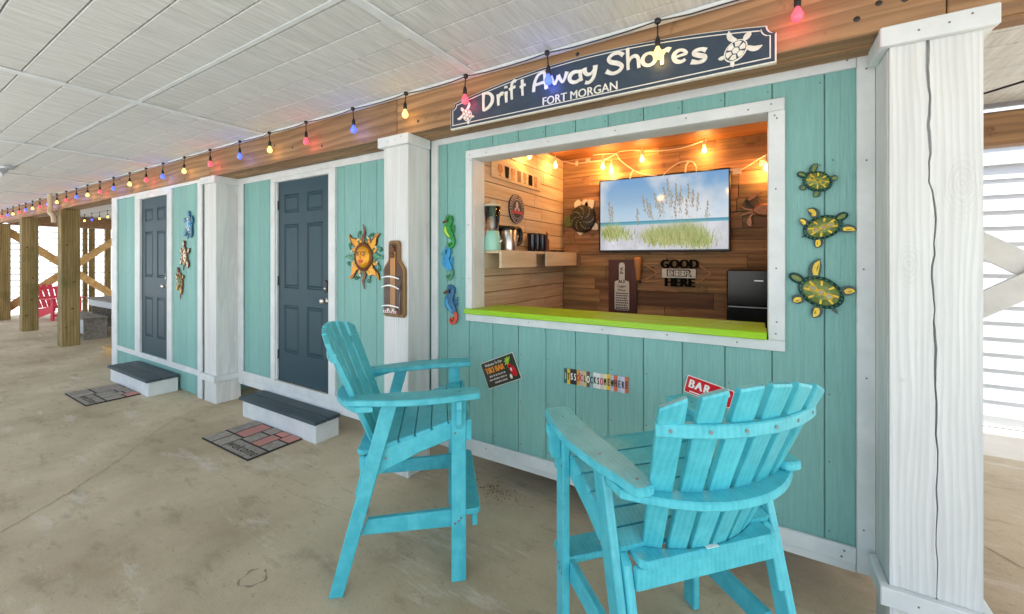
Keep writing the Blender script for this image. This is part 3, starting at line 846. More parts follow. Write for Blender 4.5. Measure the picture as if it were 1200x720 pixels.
# ================================================================== CHAIRS
def bar_chair(label):
    t = thing('bar_chair', label, 'chair', group='tall turquoise chairs at the bar')
    T = M['turq']
    yz = lambda pts, x0, x1, b=.004: MB().prism(pts, 'x', x0, x1, b)
    for s in (-1, 1):
        xi, xo = s * .314, s * .346
        a, b = min(xi, xo), max(xi, xo)
        MB().box(a, b, -.037, .037, 0, .938, .004).build('leg', T, t)
        yz([(-.628, 0), (-.560, 0), (-.300, .938), (-.377, .938)], a, b).build('leg', T, t)
        out = smooth_pts([(.262, .085), (.285, .107), (.355, .107), (.380, .085), (.402, -.08), (.402, -.22), (.378, -.36), (.345, -.48), (.332, -.535), (.316, -.562), (.268, -.560), (.252, -.535), (.246, -.45), (.252, -.32), (.264, -.18), (.266, -.04)], 4, True)
        mb = MB().prism([(s * p[0], p[1]) for p in out], 'z', .9345, .966, .006)
        mb.v = [(v[0], v[1], v[2] - .016 * max(0, .05 - v[1]) / .6) for v in mb.v]
        arm = mb.build('arm', T, t)
        for (bx, by) in ((.33, 0), (.33, -.335), (.29, -.51)):
            mb = MB().lathe([(.006, -.001), (.006, .001), (.003, .0014)], (s * bx, by, .966 - .016 * max(0, .05 - by) / .6), 8); mb.build('bolt', M['screw'], arm)
        br = [(s * x, z) for x, z in ((.3465, .938), (.405, .938), (.405, .90), (.395, .885), (.394, .82), (.385, .80), (.365, .79), (.3465, .79))]
        MB().prism(br, 'y', -.014, .014, .003).build('arm_bracket', T, t)
        rail = [(.036, .815), (-.06, .795), (-.14, .768), (-.22, .742), (-.32, .712), (-.44, .668), (-.470, .648), (-.512, .47), (-.488, .455), (-.455, .53), (-.373, .58), (-.20, .66), (-.04, .715), (.036, .735)]
        yz(rail, s * .282, s * .3135, .004).build('side_rail', T, t)
        yz([(-.490, .27), (.03, .262), (.03, .352), (-.452, .345)], s * .282, s * .3135, .004).build('stretcher', T, t)
        mb = MB()
        for (y, z) in ((0, .31), (.012, .325), (-.47, .31), (-.02, .76), (-.36, .66), (-.02, .30)):
            mb.lathe([(.007, -.001), (.007, .0012), (.003, .002)], (s * .346 if s > 0 else s * .346, y, z), 8, 'x')
        o = mb.build('bolt_head', M['screw'], t); o['kind'] = 'stuff'
    # seat slats follow the dished rails
    for (y0, z0, y1, z1) in ((.034, .827, -.050, .812), (-.058, .810, -.135, .785), (-.143, .782, -.218, .758), (-.226, .755, -.300, .737), (-.308, .733, -.375, .716), (-.383, .714, -.445, .694)):
        d = Vector((y1 - y0, z1 - z0)).normalized(); n = (d.y * .022, -d.x * .022)
        yz([(y0, z0), (y1, z1), (y1 + n[0], z1 + n[1]) if n[1] < 0 else (y1 - n[0], z1 - n[1]), (y0 + n[0], z0 + n[1]) if n[1] < 0 else (y0 - n[0], z0 - n[1])], -.312, .312, .004).build('seat_slat', T, t)
    yz(rrect(.0375, .066, .715, .826, .013, 3), -.345, .345, .003).build('front_apron', T, t)
    # foot rest
    fr_ = MB().prism(rrect(-.336, .336, -.02, .114, .03, 3), 'z', .330, .358, .005).build('footrest', T, t)
    MB().box(-.31, .31, .07, .098, .255, .3295, .004).build('footrest_apron', T, t)
    # back
    def slat_c(u, f):                       # centre line of a slat, f = 0 bottom .. 1 top
        return (u * (.188 + .081 * f), -.477 + .044 * u * u - f * (.240 - .016 * u * u), .660 + f * (.628 - .047 * u * u))
    us = [-1 + 2 * i / 5 for i in range(6)]
    for u in us:
        rings = []
        for f in (0, .25, .5, .75, .985):
            c = slat_c(u, f); w = (.063 + .016 * f) / 2; th = .013
            yaw = math.atan2((.088 + .032 * f) * u, .188 + .081 * f)
            dx, dy = math.cos(yaw), math.sin(yaw)
            nx, ny = -dy, dx                # pointing to the front of the chair
            dz = -.016 * u * (1 if f > .95 else 0)
            b = .003
            prof = [(-w, -th + b), (-w + b, -th), (w - b, -th), (w, -th + b), (w, th - b), (w - b, th), (-w + b, th), (-w, th - b)]
            rings.append([(c[0] + p * dx + q * nx, c[1] + p * dy + q * ny, c[2] + dz * p / w) for p, q in prof])
        c = slat_c(u, 1.0); wt = rings[-1]
        top = []
        for p in rings[-1]: top.append((p[0] * .985 + c[0] * .015, p[1] * .9 + (c[1]) * .1, p[2] + .009))
        rings.append(top)
        MB().loft(rings).build('back_slat', T, t)
    def band(f, z0, z1, off, th, xm, name, flat=False):
        rings = []
        for i in range(17):
            u = -xm + 2 * xm * i / 16
            c = slat_c(u, f)
            y = c[1] - .012 - off
            yaw = math.atan2((.088 + .032 * f) * u, .188 + .081 * f); nx, ny = math.sin(yaw), -math.cos(yaw)
            ax, ay = c[0] + nx * (.0115), c[1] + ny * .0115
            bx, by = c[0] + nx * (.0115 + th), c[1] + ny * (.0115 + th)
            e = .004
            rings.append([(ax, ay, z0), (bx - nx * e, by - ny * e, z0), (bx, by, z0 + e), (bx, by, z1 - e), (bx - nx * e, by - ny * e, z1), (ax, ay, z1)])
        return MB().loft(rings).build(name, T, t)
    up = band(.785, 1.132, 1.174, 0, .026, 1.14, 'upper_band')
    mb = MB()
    for u in us:
        c = slat_c(u, .785); yaw = math.atan2(.113 * u, .251)
        p = Vector((c[0] + math.sin(yaw) * .0378, c[1] - math.cos(yaw) * .0378, 1.153)); d = Vector((math.sin(yaw), -math.cos(yaw), 0))
        mb.tube([p - d * .002, p + d * .002], .0060, 8)
    o = mb.build('bolt_head', M['screw'], up); o['kind'] = 'stuff'
    # broad band at arm height, its inner edge hugging the slats
    inner, outer = [], []
    for i in range(25):
        u = -1.28 + 2.56 * i / 24
        c = slat_c(u, .38); yaw = math.atan2(.100 * u, .218)
        inner.append((c[0] + math.sin(yaw) * .012, c[1] - math.cos(yaw) * .012))
        outer.append((max(-.352, min(.352, u * .272)), -.656 + .150 * (abs(u) / 1.28) ** 2.1))
    inner = [(-.352, -.42)] + inner[2:-2] + [(.352, -.42)]
    MB().prism(inner + outer[::-1], 'z', .892, .9205, .005).build('arm_band', T, t)
    # board that holds the slats at seat height, with its apron
    edge = []
    for i in range(17):
        u = -1.1 + 2.2 * i / 16; c = slat_c(u, .03); yaw = math.atan2(.088 * u, .188)
        edge.append((c[0] + math.sin(yaw) * .012, c[1] - math.cos(yaw) * .012))
    pl = [(-.270, -.42)] + edge + [(.270, -.42), (.270, -.490), (.252, -.510), (-.252, -.510), (-.270, -.490)]
    sb = MB().prism(pl, 'z', .649, .677, .004).build('seat_back_board', T, t)
    MB().box(-.024, .024, -.510, -.494, .6775, .6788, 0).build('maker_label', M['signwhite'], sb)
    MB().box(-.281, .281, -.496, -.470, .575, .6485, .004).build('rear_apron', T, t)
    return t
ch = bar_chair('tall turquoise slatted bar chair seen from its side, turned towards the serving window')
ch2 = copy_tree(ch)
ch.location = (-1.540, 1.908, 0); ch.rotation_euler = (0, 0, math.radians(-48.8))
ch2.location = (-.504, 1.878, 0); ch2.rotation_euler = (0, 0, math.radians(46.74))
ch2['label'] = 'tall turquoise slatted bar chair seen from behind, close below the red sign'

# ================================================================== HANGING SIGN
sgn = thing('hanging_sign', 'long dark navy arched sign reading Drift Away Shores above the serving window', 'sign', (-.877, 2.205, 2.533))
SX0, SX1 = -1.820, .066
def sign_outline(d=0.0):
    a, b = SX0 + d, SX1 - d; zb = 2.533 + d
    pts = [(a, zb), (b, zb), (b, 2.668 - d * .4)]
    for k in range(5):
        q = math.pi / 2 * k / 4                                        # scooped corner
        pts.append((b - .036 * math.sin(q), 2.668 - d * .4 + .040 - .040 * math.cos(q)))
    n = 24; xa, xb = b - .036, a + .036
    for k in range(n + 1):
        t_ = k / n; x = xa + (xb - xa) * t_
        pts.append((x, 2.709 - d * .8 + .088 * math.sin(math.pi * t_) ** .9))
    for k in range(5):
        q = math.pi / 2 * (4 - k) / 4
        pts.append((a + .036 * math.sin(q), 2.668 - d * .4 + .040 - .040 * math.cos(q)))
    return pts
part('rim', MB().prism(sign_outline(0), 'y', 2.218, 2.1925, .003), M['letter'], sgn)
part('board', MB().prism(sign_outline(.007), 'y', 2.193, 2.1895), M['navy'], sgn)
o1, o2 = sign_outline(.022), sign_outline(.027)
n = len(o1); mb = MB()
for i in range(n):
    j = (i + 1) % n
    mb.loft([[(o1[i][0], 2.1896, o1[i][1]), (o1[i][0], 2.1885, o1[i][1]), (o2[i][0], 2.1885, o2[i][1]), (o2[i][0], 2.1896, o2[i][1])],
             [(o1[j][0], 2.1896, o1[j][1]), (o1[j][0], 2.1885, o1[j][1]), (o2[j][0], 2.1885, o2[j][1]), (o2[j][0], 2.1896, o2[j][1])]], cap=False)
part('inner_line', mb, M['letter'], sgn)
def arc(cx, cz, rx, rz, a0, a1, n=12):
    return [(cx + rx * math.cos(math.radians(a0 + (a1 - a0) * k / n)), cz + rz * math.sin(math.radians(a0 + (a1 - a0) * k / n))) for k in range(n + 1)]
st = [.21, .15, .12]                                                   # flared stem, wide at the top
GL = {   # strokes in a box one unit high; (points, widths)
 'D': [([(.14, .97), (.12, .5), (.14, .02)], [.2, .15, .17]), ([(.02, .93)] + arc(.14, .49, .62, .46, 92, -92, 16), [.14, .15, .21, .2, .13])],
 'r': [([(.1, 1), (.11, .5), (.13, 0)], [.24, .2, .17]), ([(.10, .50), (.24, .84), (.44, .96), (.6, .88)], [.12, .18, .22, .26])],
 'i': [([(.1, .95), (.11, .5), (.13, 0)], [.26, .21, .17]), ([(.08, 1.26), (.10, 1.44)], [.26, .22])],
 'f': [([(.62, .93), (.5, 1.0), (.34, .94), (.25, .78), (.24, .4), (.27, 0)], [.2, .17, .17, .17, .16, .14]), ([(.02, .60), (.56, .66)], [.15, .16])],
 't': [([(.2, 1.0), (.19, .5), (.23, .05)], [.22, .17, .14]), ([(-.04, .58), (.50, .66)], [.14, .17])],
 'A': [([(.08, .02), (.14, .5), (.32, .86), (.56, .98), (.76, .96)], [.17, .17, .15, .13, .14]), ([(.74, .97), (.78, .5), (.86, .0)], [.15, .18, .2]), ([(.10, .38), (.82, .42)], [.13, .15])],
 'w': [([(.04, 1), (.2, .45), (.36, .04)], [.26, .19, .13]), ([(.36, .04), (.52, .5), (.62, .88)], [.12, .15, .2]), ([(.6, .9), (.78, .4), (.94, .04)], [.24, .18, .13]), ([(.94, .04), (1.12, .5), (1.26, 1.02)], [.12, .17, .24])],
 'a': [(arc(.46, .47, .38, .45, 55, 318, 16), [.15, .24, .2, .16]), ([(.82, .98), (.80, .5), (.88, 0)], [.25, .2, .17])],
 'y': [([(.06, 1.0), (.12, .62), (.30, .45), (.52, .50), (.66, .70)], [.26, .22, .18, .15, .13]), ([(.76, 1.02), (.72, .5), (.60, .08), (.36, -.16), (.12, -.1)], [.26, .21, .18, .16, .2])],
 'S': [(smooth_pts([(.86, .80), (.66, .96), (.38, .95), (.2, .78), (.30, .60), (.62, .46), (.80, .28), (.66, .08), (.36, .03), (.08, .2)], 4), [.2, .15, .14, .17, .2, .21, .18, .15, .15, .22])],
 'h': [([(.1, 1.04), (.11, .5), (.13, 0)], [.17, .15, .14]), ([(.10, .28), (.24, .52), (.46, .60), (.62, .46), (.66, .0)], [.12, .14, .16, .17, .15])],
 'o': [(arc(.46, .48, .38, .43, 95, 455, 22), [.13, .22, .15, .22, .13])],
 'e': [([(.14, .44), (.5, .52), (.82, .60)], [.1, .12, .13]), (arc(.46, .48, .36, .42, 14, 318, 20), [.14, .14, .22, .2, .13])],
 's': [(smooth_pts([(.78, .82), (.56, .95), (.28, .88), (.22, .68), (.46, .52), (.72, .38), (.66, .12), (.4, .03), (.08, .14)], 4), [.22, .16, .16, .2, .22, .2, .17, .16, .24])]}
word = [('D', -1.552, 2.608, .118, .112), ('r', -1.432, 2.622, .072, .078), ('i', -1.372, 2.630, .072, .074), ('f', -1.345, 2.640, .112, .086), ('t', -1.262, 2.644, .104, .076),
        ('A', -1.178, 2.653, .106, .112), ('w', -1.058, 2.666, .058, .086), ('a', -.942, 2.654, .066, .092), ('y', -.850, 2.648, .074, .092),
        ('S', -.728, 2.652, .112, .120), ('h', -.612, 2.654, .112, .106), ('o', -.531, 2.650, .074, .086), ('r', -.436, 2.640, .076, .082), ('e', -.378, 2.631, .070, .086), ('s', -.296, 2.611, .068, .096)]
tilt = {'D': .03}
for i, (ch_, x, zb, h, wd) in enumerate(word):
    a = .10 - .2 * i / 14                                              # letters lean along the arch
    mb = MB()
    hz = h / (1.0)
    for k_, (pts, w) in enumerate(GL[ch_]):
        P = smooth_pts(pts, 4) if len(pts) < 8 else pts
        Q = [(x + wd * p[0] - a * .0 * p[1], zb + hz * p[1] + a * wd * p[0]) for p in P]
        mb.ribbon(Q, [v * (wd + .105) / 2 * 1.06 for v in w], 2.1893, 2.1848 - .0004 * k_)
    part('letter', mb, M['letter'], sgn)
txt = 'FORT MORGAN'; mb = MB()
wall_text(mb, txt, -.882, 2.1880, 2.583, .066, .0, .0015, .0012)
xs_ = [v[0] for v in mb.v]; k = .452 / (max(xs_) - min(xs_)); c_ = (max(xs_) + min(xs_)) / 2
mb.v = [(-.882 + (v[0] - c_) * k, v[1], v[2]) for v in mb.v]
part('place_lettering', mb, M['letter'], sgn)
def flip(mb, base, tip, w, yb, yf, bend=.25, m=None, n=9, endw=.2):
    """leaf shaped flipper from base to tip"""
    bx, bz = base; tx, tz = tip; dx, dz = tx - bx, tz - bz; nx, nz = -dz, dx
    mid = []
    for i in range(n):
        t_ = i / (n - 1); mid.append((bx + dx * t_ + nx * bend * math.sin(math.pi * t_), bz + dz * t_ + nz * bend * math.sin(math.pi * t_)))
    ws = [w * (.45 + .55 * math.sin(math.pi * min(1, .12 + .85 * t_))) * (1 if t_ < .8 else (1 - (t_ - .8) / .2 * (1 - endw))) for t_ in [i / (n - 1) for i in range(n)]]
    return mb.ribbon(mid, ws, yb, yf)
def sign_turtle(c, s, ang, tag_):
    R = lambda x, z: (c[0] + s * (x * math.cos(ang) - z * math.sin(ang)), c[1] + s * (x * math.sin(ang) + z * math.cos(ang)))
    yb, yf = 2.1893, 2.1855
    mb = MB()
    mb.relief([R(*p) for p in ell(0, 0, 1.0, .78, 18)], yb, yf, s * .05)
    for (b, t_, w, bd) in (((.65, .55), (1.0, 1.55), .42, .2), ((.65, -.55), (1.25, -1.45), .42, -.2), ((-.75, .4), (-1.15, .72), .32, .1), ((-.75, -.4), (-1.1, -.75), .32, -.1)):
        flip(mb, R(*b), R(*t_), s * w, yb, yf, bd)
    mb.relief([R(*p) for p in ell(1.32, .05, .38, .24, 12)], yb, yf, s * .04)
    part('turtle_emblem', mb, M['letter'], sgn)
    mb = MB(); mb.relief([R(*p) for p in ell(0, 0, .9, .68, 18)], yf + .0005, yf - .0006, s * .02)
    tt = part('turtle_shell', mb, M['navy'], sgn)
    mb = MB()
    hexa = [(.28 * math.cos(q), .26 * math.sin(q)) for q in [math.pi / 3 * k for k in range(6)]]
    mb.prism([R(*p) for p in hexa], 'y', yf, yf - .0015)
    for k in range(6):
        q = math.pi / 3 * k + math.pi / 6
        poly = []
        for (r, dq) in ((.38, -.40), (.38, .40), (.80, .40), (.84, 0), (.80, -.40)):
            poly.append((r * math.cos(q + dq), .8 * r * math.sin(q + dq)))
        mb.prism([R(*p) for p in poly], 'y', yf, yf - .0015)
    part('shell_plates', mb, M['letter'], sgn)
sign_turtle((-.096, 2.624), .056, math.radians(48), 'r')
sign_turtle((-1.672, 2.607), .046, math.radians(130), 'l')

# ================================================================== STRING LIGHTS
def bulb_profile(r, h): return [(r * .35, 0), (r * .45, -h * .12), (r * .9, -h * .42), (r, -h * .6), (r * .82, -h * .82), (r * .45, -h * .95), (r * .05, -h)]
def point(name, loc, col, e, r, parent):
    l = bpy.data.lights.new(name, 'POINT'); l.energy = e; l.color = col; l.shadow_soft_size = r
    o = bpy.data.objects.new(name, l); COL.objects.link(o); o.parent = parent
    o.location = Vector(loc) - parent.location
    return o
def string_lights(label, xs_, y, zc, drop, colors, power, r=.0235, big=True):
    t = thing('string_lights', label, 'string lights', (xs_[0], y, zc))
    pts = []
    for i, x in enumerate(xs_):
        pts.append((x, y, zc))
        if i < len(xs_) - 1:
            for k in (1, 2, 3):
                f = k / 4; pts.append((x + (xs_[i + 1] - x) * f, y + (.022 if power else 0), zc + .004 - .004 * math.sin(math.pi * f) + rnd.uniform(-.002, .002)))
    part('cable', MB().tube(pts, .0034, 6), M['black'], t)
    cols = {'r': ('bulbred', (1, .12, .2)), 'y': ('bulbyellow', (1, .62, .2)), 'b': ('bulbblue', (.18, .22, 1))}
    sock = bul = None
    for i, x in enumerate(xs_):
        c = colors[i % len(colors)]
        dx = rnd.uniform(-.012, .012); zt = zc - drop + rnd.uniform(-.012, .01)
        sk = MB(); sk.tube([(x, y, zc), (x + dx * .3, y, zc - .02), (x + dx, y, zt)], .004, 6)
        sk.lathe([(.007, .006), (.010, -.004), (.0135, -.014), (.0135, -.040), (.011, -.046)], (x + dx, y, zt), 12)
        sk.lathe([(.012, -.008), (.016, -.003), (.016, .012), (.012, .016)], (x, y, zc - .004), 8)
        part('socket', sk, M['black'], t)
        bb = part('bulb', MB().lathe(bulb_profile(r, .066), (x + dx, y, zt - .045), 14), M[cols[c][0]], t)
        if power: point('bulb_glow', (x + dx, y, zt - .088), cols[c][1], power * {'r': 1, 'y': .8, 'b': 1.1}[c], .034, t)
    return t
bx = [.15, -.44, -1.06, -1.655, -2.2, -2.79, -3.42, -4.01, -4.56, -5.2, -5.84, -6.45, -7.0, -7.58, -8.22, -8.83] + [-9.43 - .6 * k for k in range(13)]
string_lights('black cord of red, yellow and blue bulbs along the timber beam above the doors', bx, 2.150, 2.848, .076, 'ryb', .42)
string_lights('distant cord of pale bulbs under the ceiling behind the wooden posts', [-16.2 + .6 * k for k in range(12)], 3.5, 2.83, .085, 'yyb', 0)

# ---- inside the bar: pale cord with warm bulbs
def warm_lights():
    t = thing('string_lights', 'pale cord of glowing amber bulbs festooned round the inside of the bar', 'string lights', (-.9, 4.1, 2.7))
    y = 4.13
    def run(p, yy=None):
        q = smooth_pts([(a, (y if yy is None else yy), b) if len(pp) == 2 else pp for pp in p for (a, b) in [pp[:2]]], 5)
        part('cable', MB().tube(q, .006, 6), M['cord'], t)
    run([(-1.84, 2.715), (-1.70, 2.672), (-1.553, 2.672), (-1.40, 2.672), (-1.30, 2.70), (-1.22, 2.735), (-1.1, 2.735), (-.98, 2.712), (-.80, 2.690), (-.60, 2.694), (-.46, 2.725), (-.415, 2.735)])
    run([(-1.50, 2.735), (-1.40, 2.735), (-1.26, 2.718), (-1.22, 2.66), (-1.16, 2.60), (-1.06, 2.52), (-.95, 2.47), (-.85, 2.45)])
    run([(-.80, 2.44), (-.74, 2.50), (-.66, 2.55), (-.59, 2.560), (-.53, 2.545), (-.505, 2.50), (-.50, 2.44)])
    run([(-.23, 2.44), (-.17, 2.425), (-.10, 2.45), (-.02, 2.50), (.06, 2.54), (.2, 2.58)])
    part('cable', MB().tube([(XI + .03, 2.66, 2.70), (XI + .03, 3.2, 2.655), (XI + .03, 3.75, 2.70), (XI + .03, 4.1, 2.70)], .006, 6), M['cord'], t)
    part('cable', MB().tube([(-1.7, 2.66, 2.62), (-.9, 2.66, 2.60), (.02, 2.66, 2.64)], .006, 6), M['cord'], t)
    for (x, z, dx, dz) in ((-1.68, 2.672, .03, .05), (-1.553, 2.69, .05, .035), (-.17, 2.42, .065, .05), (.03, 2.475, .06, .05)):
        part('cord_tag', MB().box(x - dx / 2, x + dx / 2, y - .005, y - .002, z - dz / 2, z + dz / 2, .001), M['cord'], t)
    part('hang_loop', MB().tube([(-1.08, y, 2.53), (-1.10, y, 2.50), (-1.11, y, 2.45)], .008, 6), M['cord'], t)
    part('hang_loop', MB().tube([(-.565, y, 2.557), (-.59, y, 2.52), (-.595, y, 2.455)], .008, 6), M['cord'], t)
    spots = [(-1.38, 4.09, 2.672, 1), (-1.30, 4.13, 2.625, 1), (-.985, 4.10, 2.700, 1), (-.43, 4.10, 2.715, 1), (.05, 4.10, 2.50, 1), (XI + .09, 3.25, 2.655, .55), (XI + .09, 3.80, 2.675, .55),
             (-1.105, 2.66, 2.535, 0), (-.305, 2.66, 2.565, 0)]
    for (x, yy, zt, big) in spots:
        sk = MB().tube([(x, yy, zt + .035), (x, yy, zt)], .006, 6); sk.lathe([(.009, .004), (.015, -.006), (.016, -.040), (.013, -.045)], (x, yy, zt), 12)
        part('socket', sk, M['cord'], t)
        part('bulb', MB().lathe(bulb_profile(.021, .066), (x, yy, zt - .044), 14), M['bulbwarm'], t)
        point('bulb_glow', (x, yy, zt - .09), (1.0, .47, .13), 5.0 * big if big else 1.8, .030, t)
warm_lights()

# ================================================================== WALL ORNAMENTS
def ornament(name, label, cat, x, y, z, group=None): return thing(name, label, cat, (x, y, z), group=group)
def metal_turtle(label, c, a, b, ang, head, flips, tail, pal, y, group):
    """c centre, a/b half axes, ang axis angle, head (x,z), flips list of (base angle, tip x, tip z, width, bend)"""
    t = ornament('metal_turtle', label, 'turtle ornament', c[0], y, c[1], group)
    rim, inn, sc, grey = pal
    E_ = lambda ra, rb, n=24: ell(c[0], c[1], ra, rb, n, ang)
    yb = y - .001
    R = lambda x, z: (c[0] + x * math.cos(ang) - z * math.sin(ang), c[1] + x * math.sin(ang) + z * math.cos(ang))
    for (qb, tx, tz, w, bd) in flips:
        q = math.radians(qb); base = (c[0] + .82 * a * math.cos(q), c[1] + .82 * b * 1.1 * math.sin(q))
        f = part('flipper', flip(MB(), base, (tx, tz), w * .95, yb - .006, yb - .016, bd), M[rim], t)
        m_ = ((base[0] * .78 + tx * .22), (base[1] * .78 + tz * .22)); e_ = (base[0] * .08 + tx * .92, base[1] * .08 + tz * .92)
        part('flipper_inlay', flip(MB(), m_, e_, w * .50, yb - .0155, yb - .019, bd), M[inn], f)
        k_ = lambda f_: (m_[0] + (e_[0] - m_[0]) * f_, m_[1] + (e_[1] - m_[1]) * f_)
        part('flipper_streak', MB().ribbon([k_(.25), k_(.5), k_(.72)], [w * .05, w * .12, w * .04], yb - .0188, yb - .0200), M['olive'], f)
    hd = part('head', MB().relief(ell(head[0], head[1], a * .36, a * .24, 14, math.atan2(head[1] - c[1], head[0] - c[0])), yb - .006, yb - .022, .008), M[rim], t)
    part('head_inlay', MB().relief(ell(head[0], head[1], a * .24, a * .13, 12, math.atan2(head[1] - c[1], head[0] - c[0])), yb - .0215, yb - .025, .004), M['olive' if inn == 'yellow' else inn], hd)
    nk = MB(); nk.ribbon([(c[0] * .5 + head[0] * .5, c[1] * .5 + head[1] * .5), head], a * .26, yb - .005, yb - .015); part('neck', nk, M[rim], t)
    part('tail', flip(MB(), (c[0] * .45 + tail[0] * .55, c[1] * .45 + tail[1] * .55), tail, a * .16, yb - .006, yb - .013, 0, endw=.05), M[rim], t)
    prof = [(1.0, .006), (1.0, .014), (.9, .020), (.78, .024)]
    mb = MB()
    mb.loft([[(p[0], yb - h, p[1]) for p in E_(a * k, b * k)] for k, h in prof])
    sh = part('shell', mb, M[rim], t)
    mb = MB(); mb.loft([[(p[0], yb - h, p[1]) for p in E_(a * k, b * k)] for k, h in ((.80, .0235), (.74, .027), (.45, .034), (.05, .037))])
    part('shell_dome', mb, M[inn if inn != 'yellow' else 'olive'], sh)
    # yellow web of scutes round grey centres
    cs = [(-.36, 0), (.02, 0), (.40, 0)]
    def hy(x, z): return yb - .0375 + .016 * (x * x + z * z)
    for (sx_, sz_) in cs:
        hexa = [(sx_ + .22 * math.cos(q), sz_ + .25 * math.sin(q)) for q in [math.pi / 3 * k + .5 for k in range(6)]]
        part('scute', MB().relief([R(a * p[0], b * p[1]) for p in hexa], hy(sx_, sz_) + .006, hy(sx_, sz_) - .003, a * .05), M[sc], sh)
        part('scute_centre', MB().relief([R(a * p[0], b * p[1]) for p in ell(sx_, sz_, .14, .15, 10)], hy(sx_, sz_) - .002, hy(sx_, sz_) - .0045, a * .03), M[grey], sh)
    for k in range(8):
        q = math.radians(22 + 45 * k); x, z = .62 * math.cos(q), .62 * math.sin(q)
        mb = MB(); mb.ribbon([R(a * .34 * math.cos(q), b * .34 * math.sin(q)), R(a * .74 * math.cos(q), b * .74 * math.sin(q))], a * .09, yb - .024, yb - .034)
        part('scute_ridge', mb, M[sc], sh)
    mb = MB()
    for k in range(22):
        q = 2 * math.pi * k / 22; p = R(a * .89 * math.cos(q), b * .89 * math.sin(q))
        mb.lathe([(a * .045, -.001), (a * .04, .002), (a * .01, .003)], (p[0], yb - .0205, p[1]), 6, 'y')
    part('rim_beads', mb, M['cream' if rim != 'dgreen' else 'verdi'], sh, kind='stuff')
    return t
PAL = ('dgreen', 'yellow', 'yellow', 'shellgrey')
GT = 'metal turtles right of the serving window'
metal_turtle('small olive and gold metal turtle, topmost of the three right of the window', (.239, 2.022), .062, .048, math.radians(150), (.178, 2.060),
             ((115, .240, 2.108, .034, .1), (205, .176, 1.984, .034, -.1), (5, .318, 2.030, .030, .1), (272, .226, 1.947, .032, .1)), (.283, 1.985), ('dgreen', 'olive', 'yellow', 'olive'), YW - .001, GT)
metal_turtle('green and yellow metal turtle heading right, middle of three right of the window', (.258, 1.798), .080, .055, math.radians(22), (.330, 1.846),
             ((112, .200, 1.890, .042, -.2), (-12, .386, 1.780, .040, .1), (168, .168, 1.842, .034, -.15), (255, .236, 1.700, .040, .1)), (.176, 1.752), PAL, YW - .001, GT)
metal_turtle('largest green and yellow metal turtle, lowest of the three right of the window', (.252, 1.487), .096, .070, math.radians(148), (.156, 1.553),
             ((108, .248, 1.648, .052, .08), (212, .140, 1.434, .050, -.1), (2, .384, 1.498, .048, .1), (262, .222, 1.362, .048, .1)), (.318, 1.385), PAL, YW - .001, GT)
GT = 'metal turtles beside the far door'
yv = Y1 - .001
metal_turtle('blue and cream metal turtle, topmost of the three beside the far door', (-5.93, 2.06), .115, .07, math.radians(100), (-5.945, 2.19), ((150, -6.08, 2.15, .06, .1), (15, -5.86, 2.17, .05, .1), (215, -6.10, 1.93, .07, .1), (300, -5.90, 1.90, .06, .1)), (-5.99, 1.885),
             ('sdblue', 'sblue', 'cream', 'sblue'), yv, GT)
metal_turtle('rust and cream metal turtle, middle of the three beside the far door', (-6.07, 1.68), .12, .075, math.radians(95), (-6.08, 1.83), ((150, -6.17, 1.78, .06, .1), (25, -5.93, 1.77, .06, .1), (215, -6.20, 1.58, .07, .1), (310, -5.98, 1.53, .07, .1)), (-6.11, 1.50),
             ('bronze', 'cream', 'rust', 'rust'), yv, GT)
metal_turtle('brown and yellow metal turtle, lowest of the three beside the far door', (-6.20, 1.37), .115, .07, math.radians(110), (-6.25, 1.50), ((150, -6.32, 1.46, .05, .1), (30, -6.10, 1.44, .05, .1), (225, -6.30, 1.25, .06, .1), (290, -6.18, 1.20, .06, .1)), (-6.20, 1.14),
             ('rust', 'yellow', 'bronze', 'cream'), yv, GT)

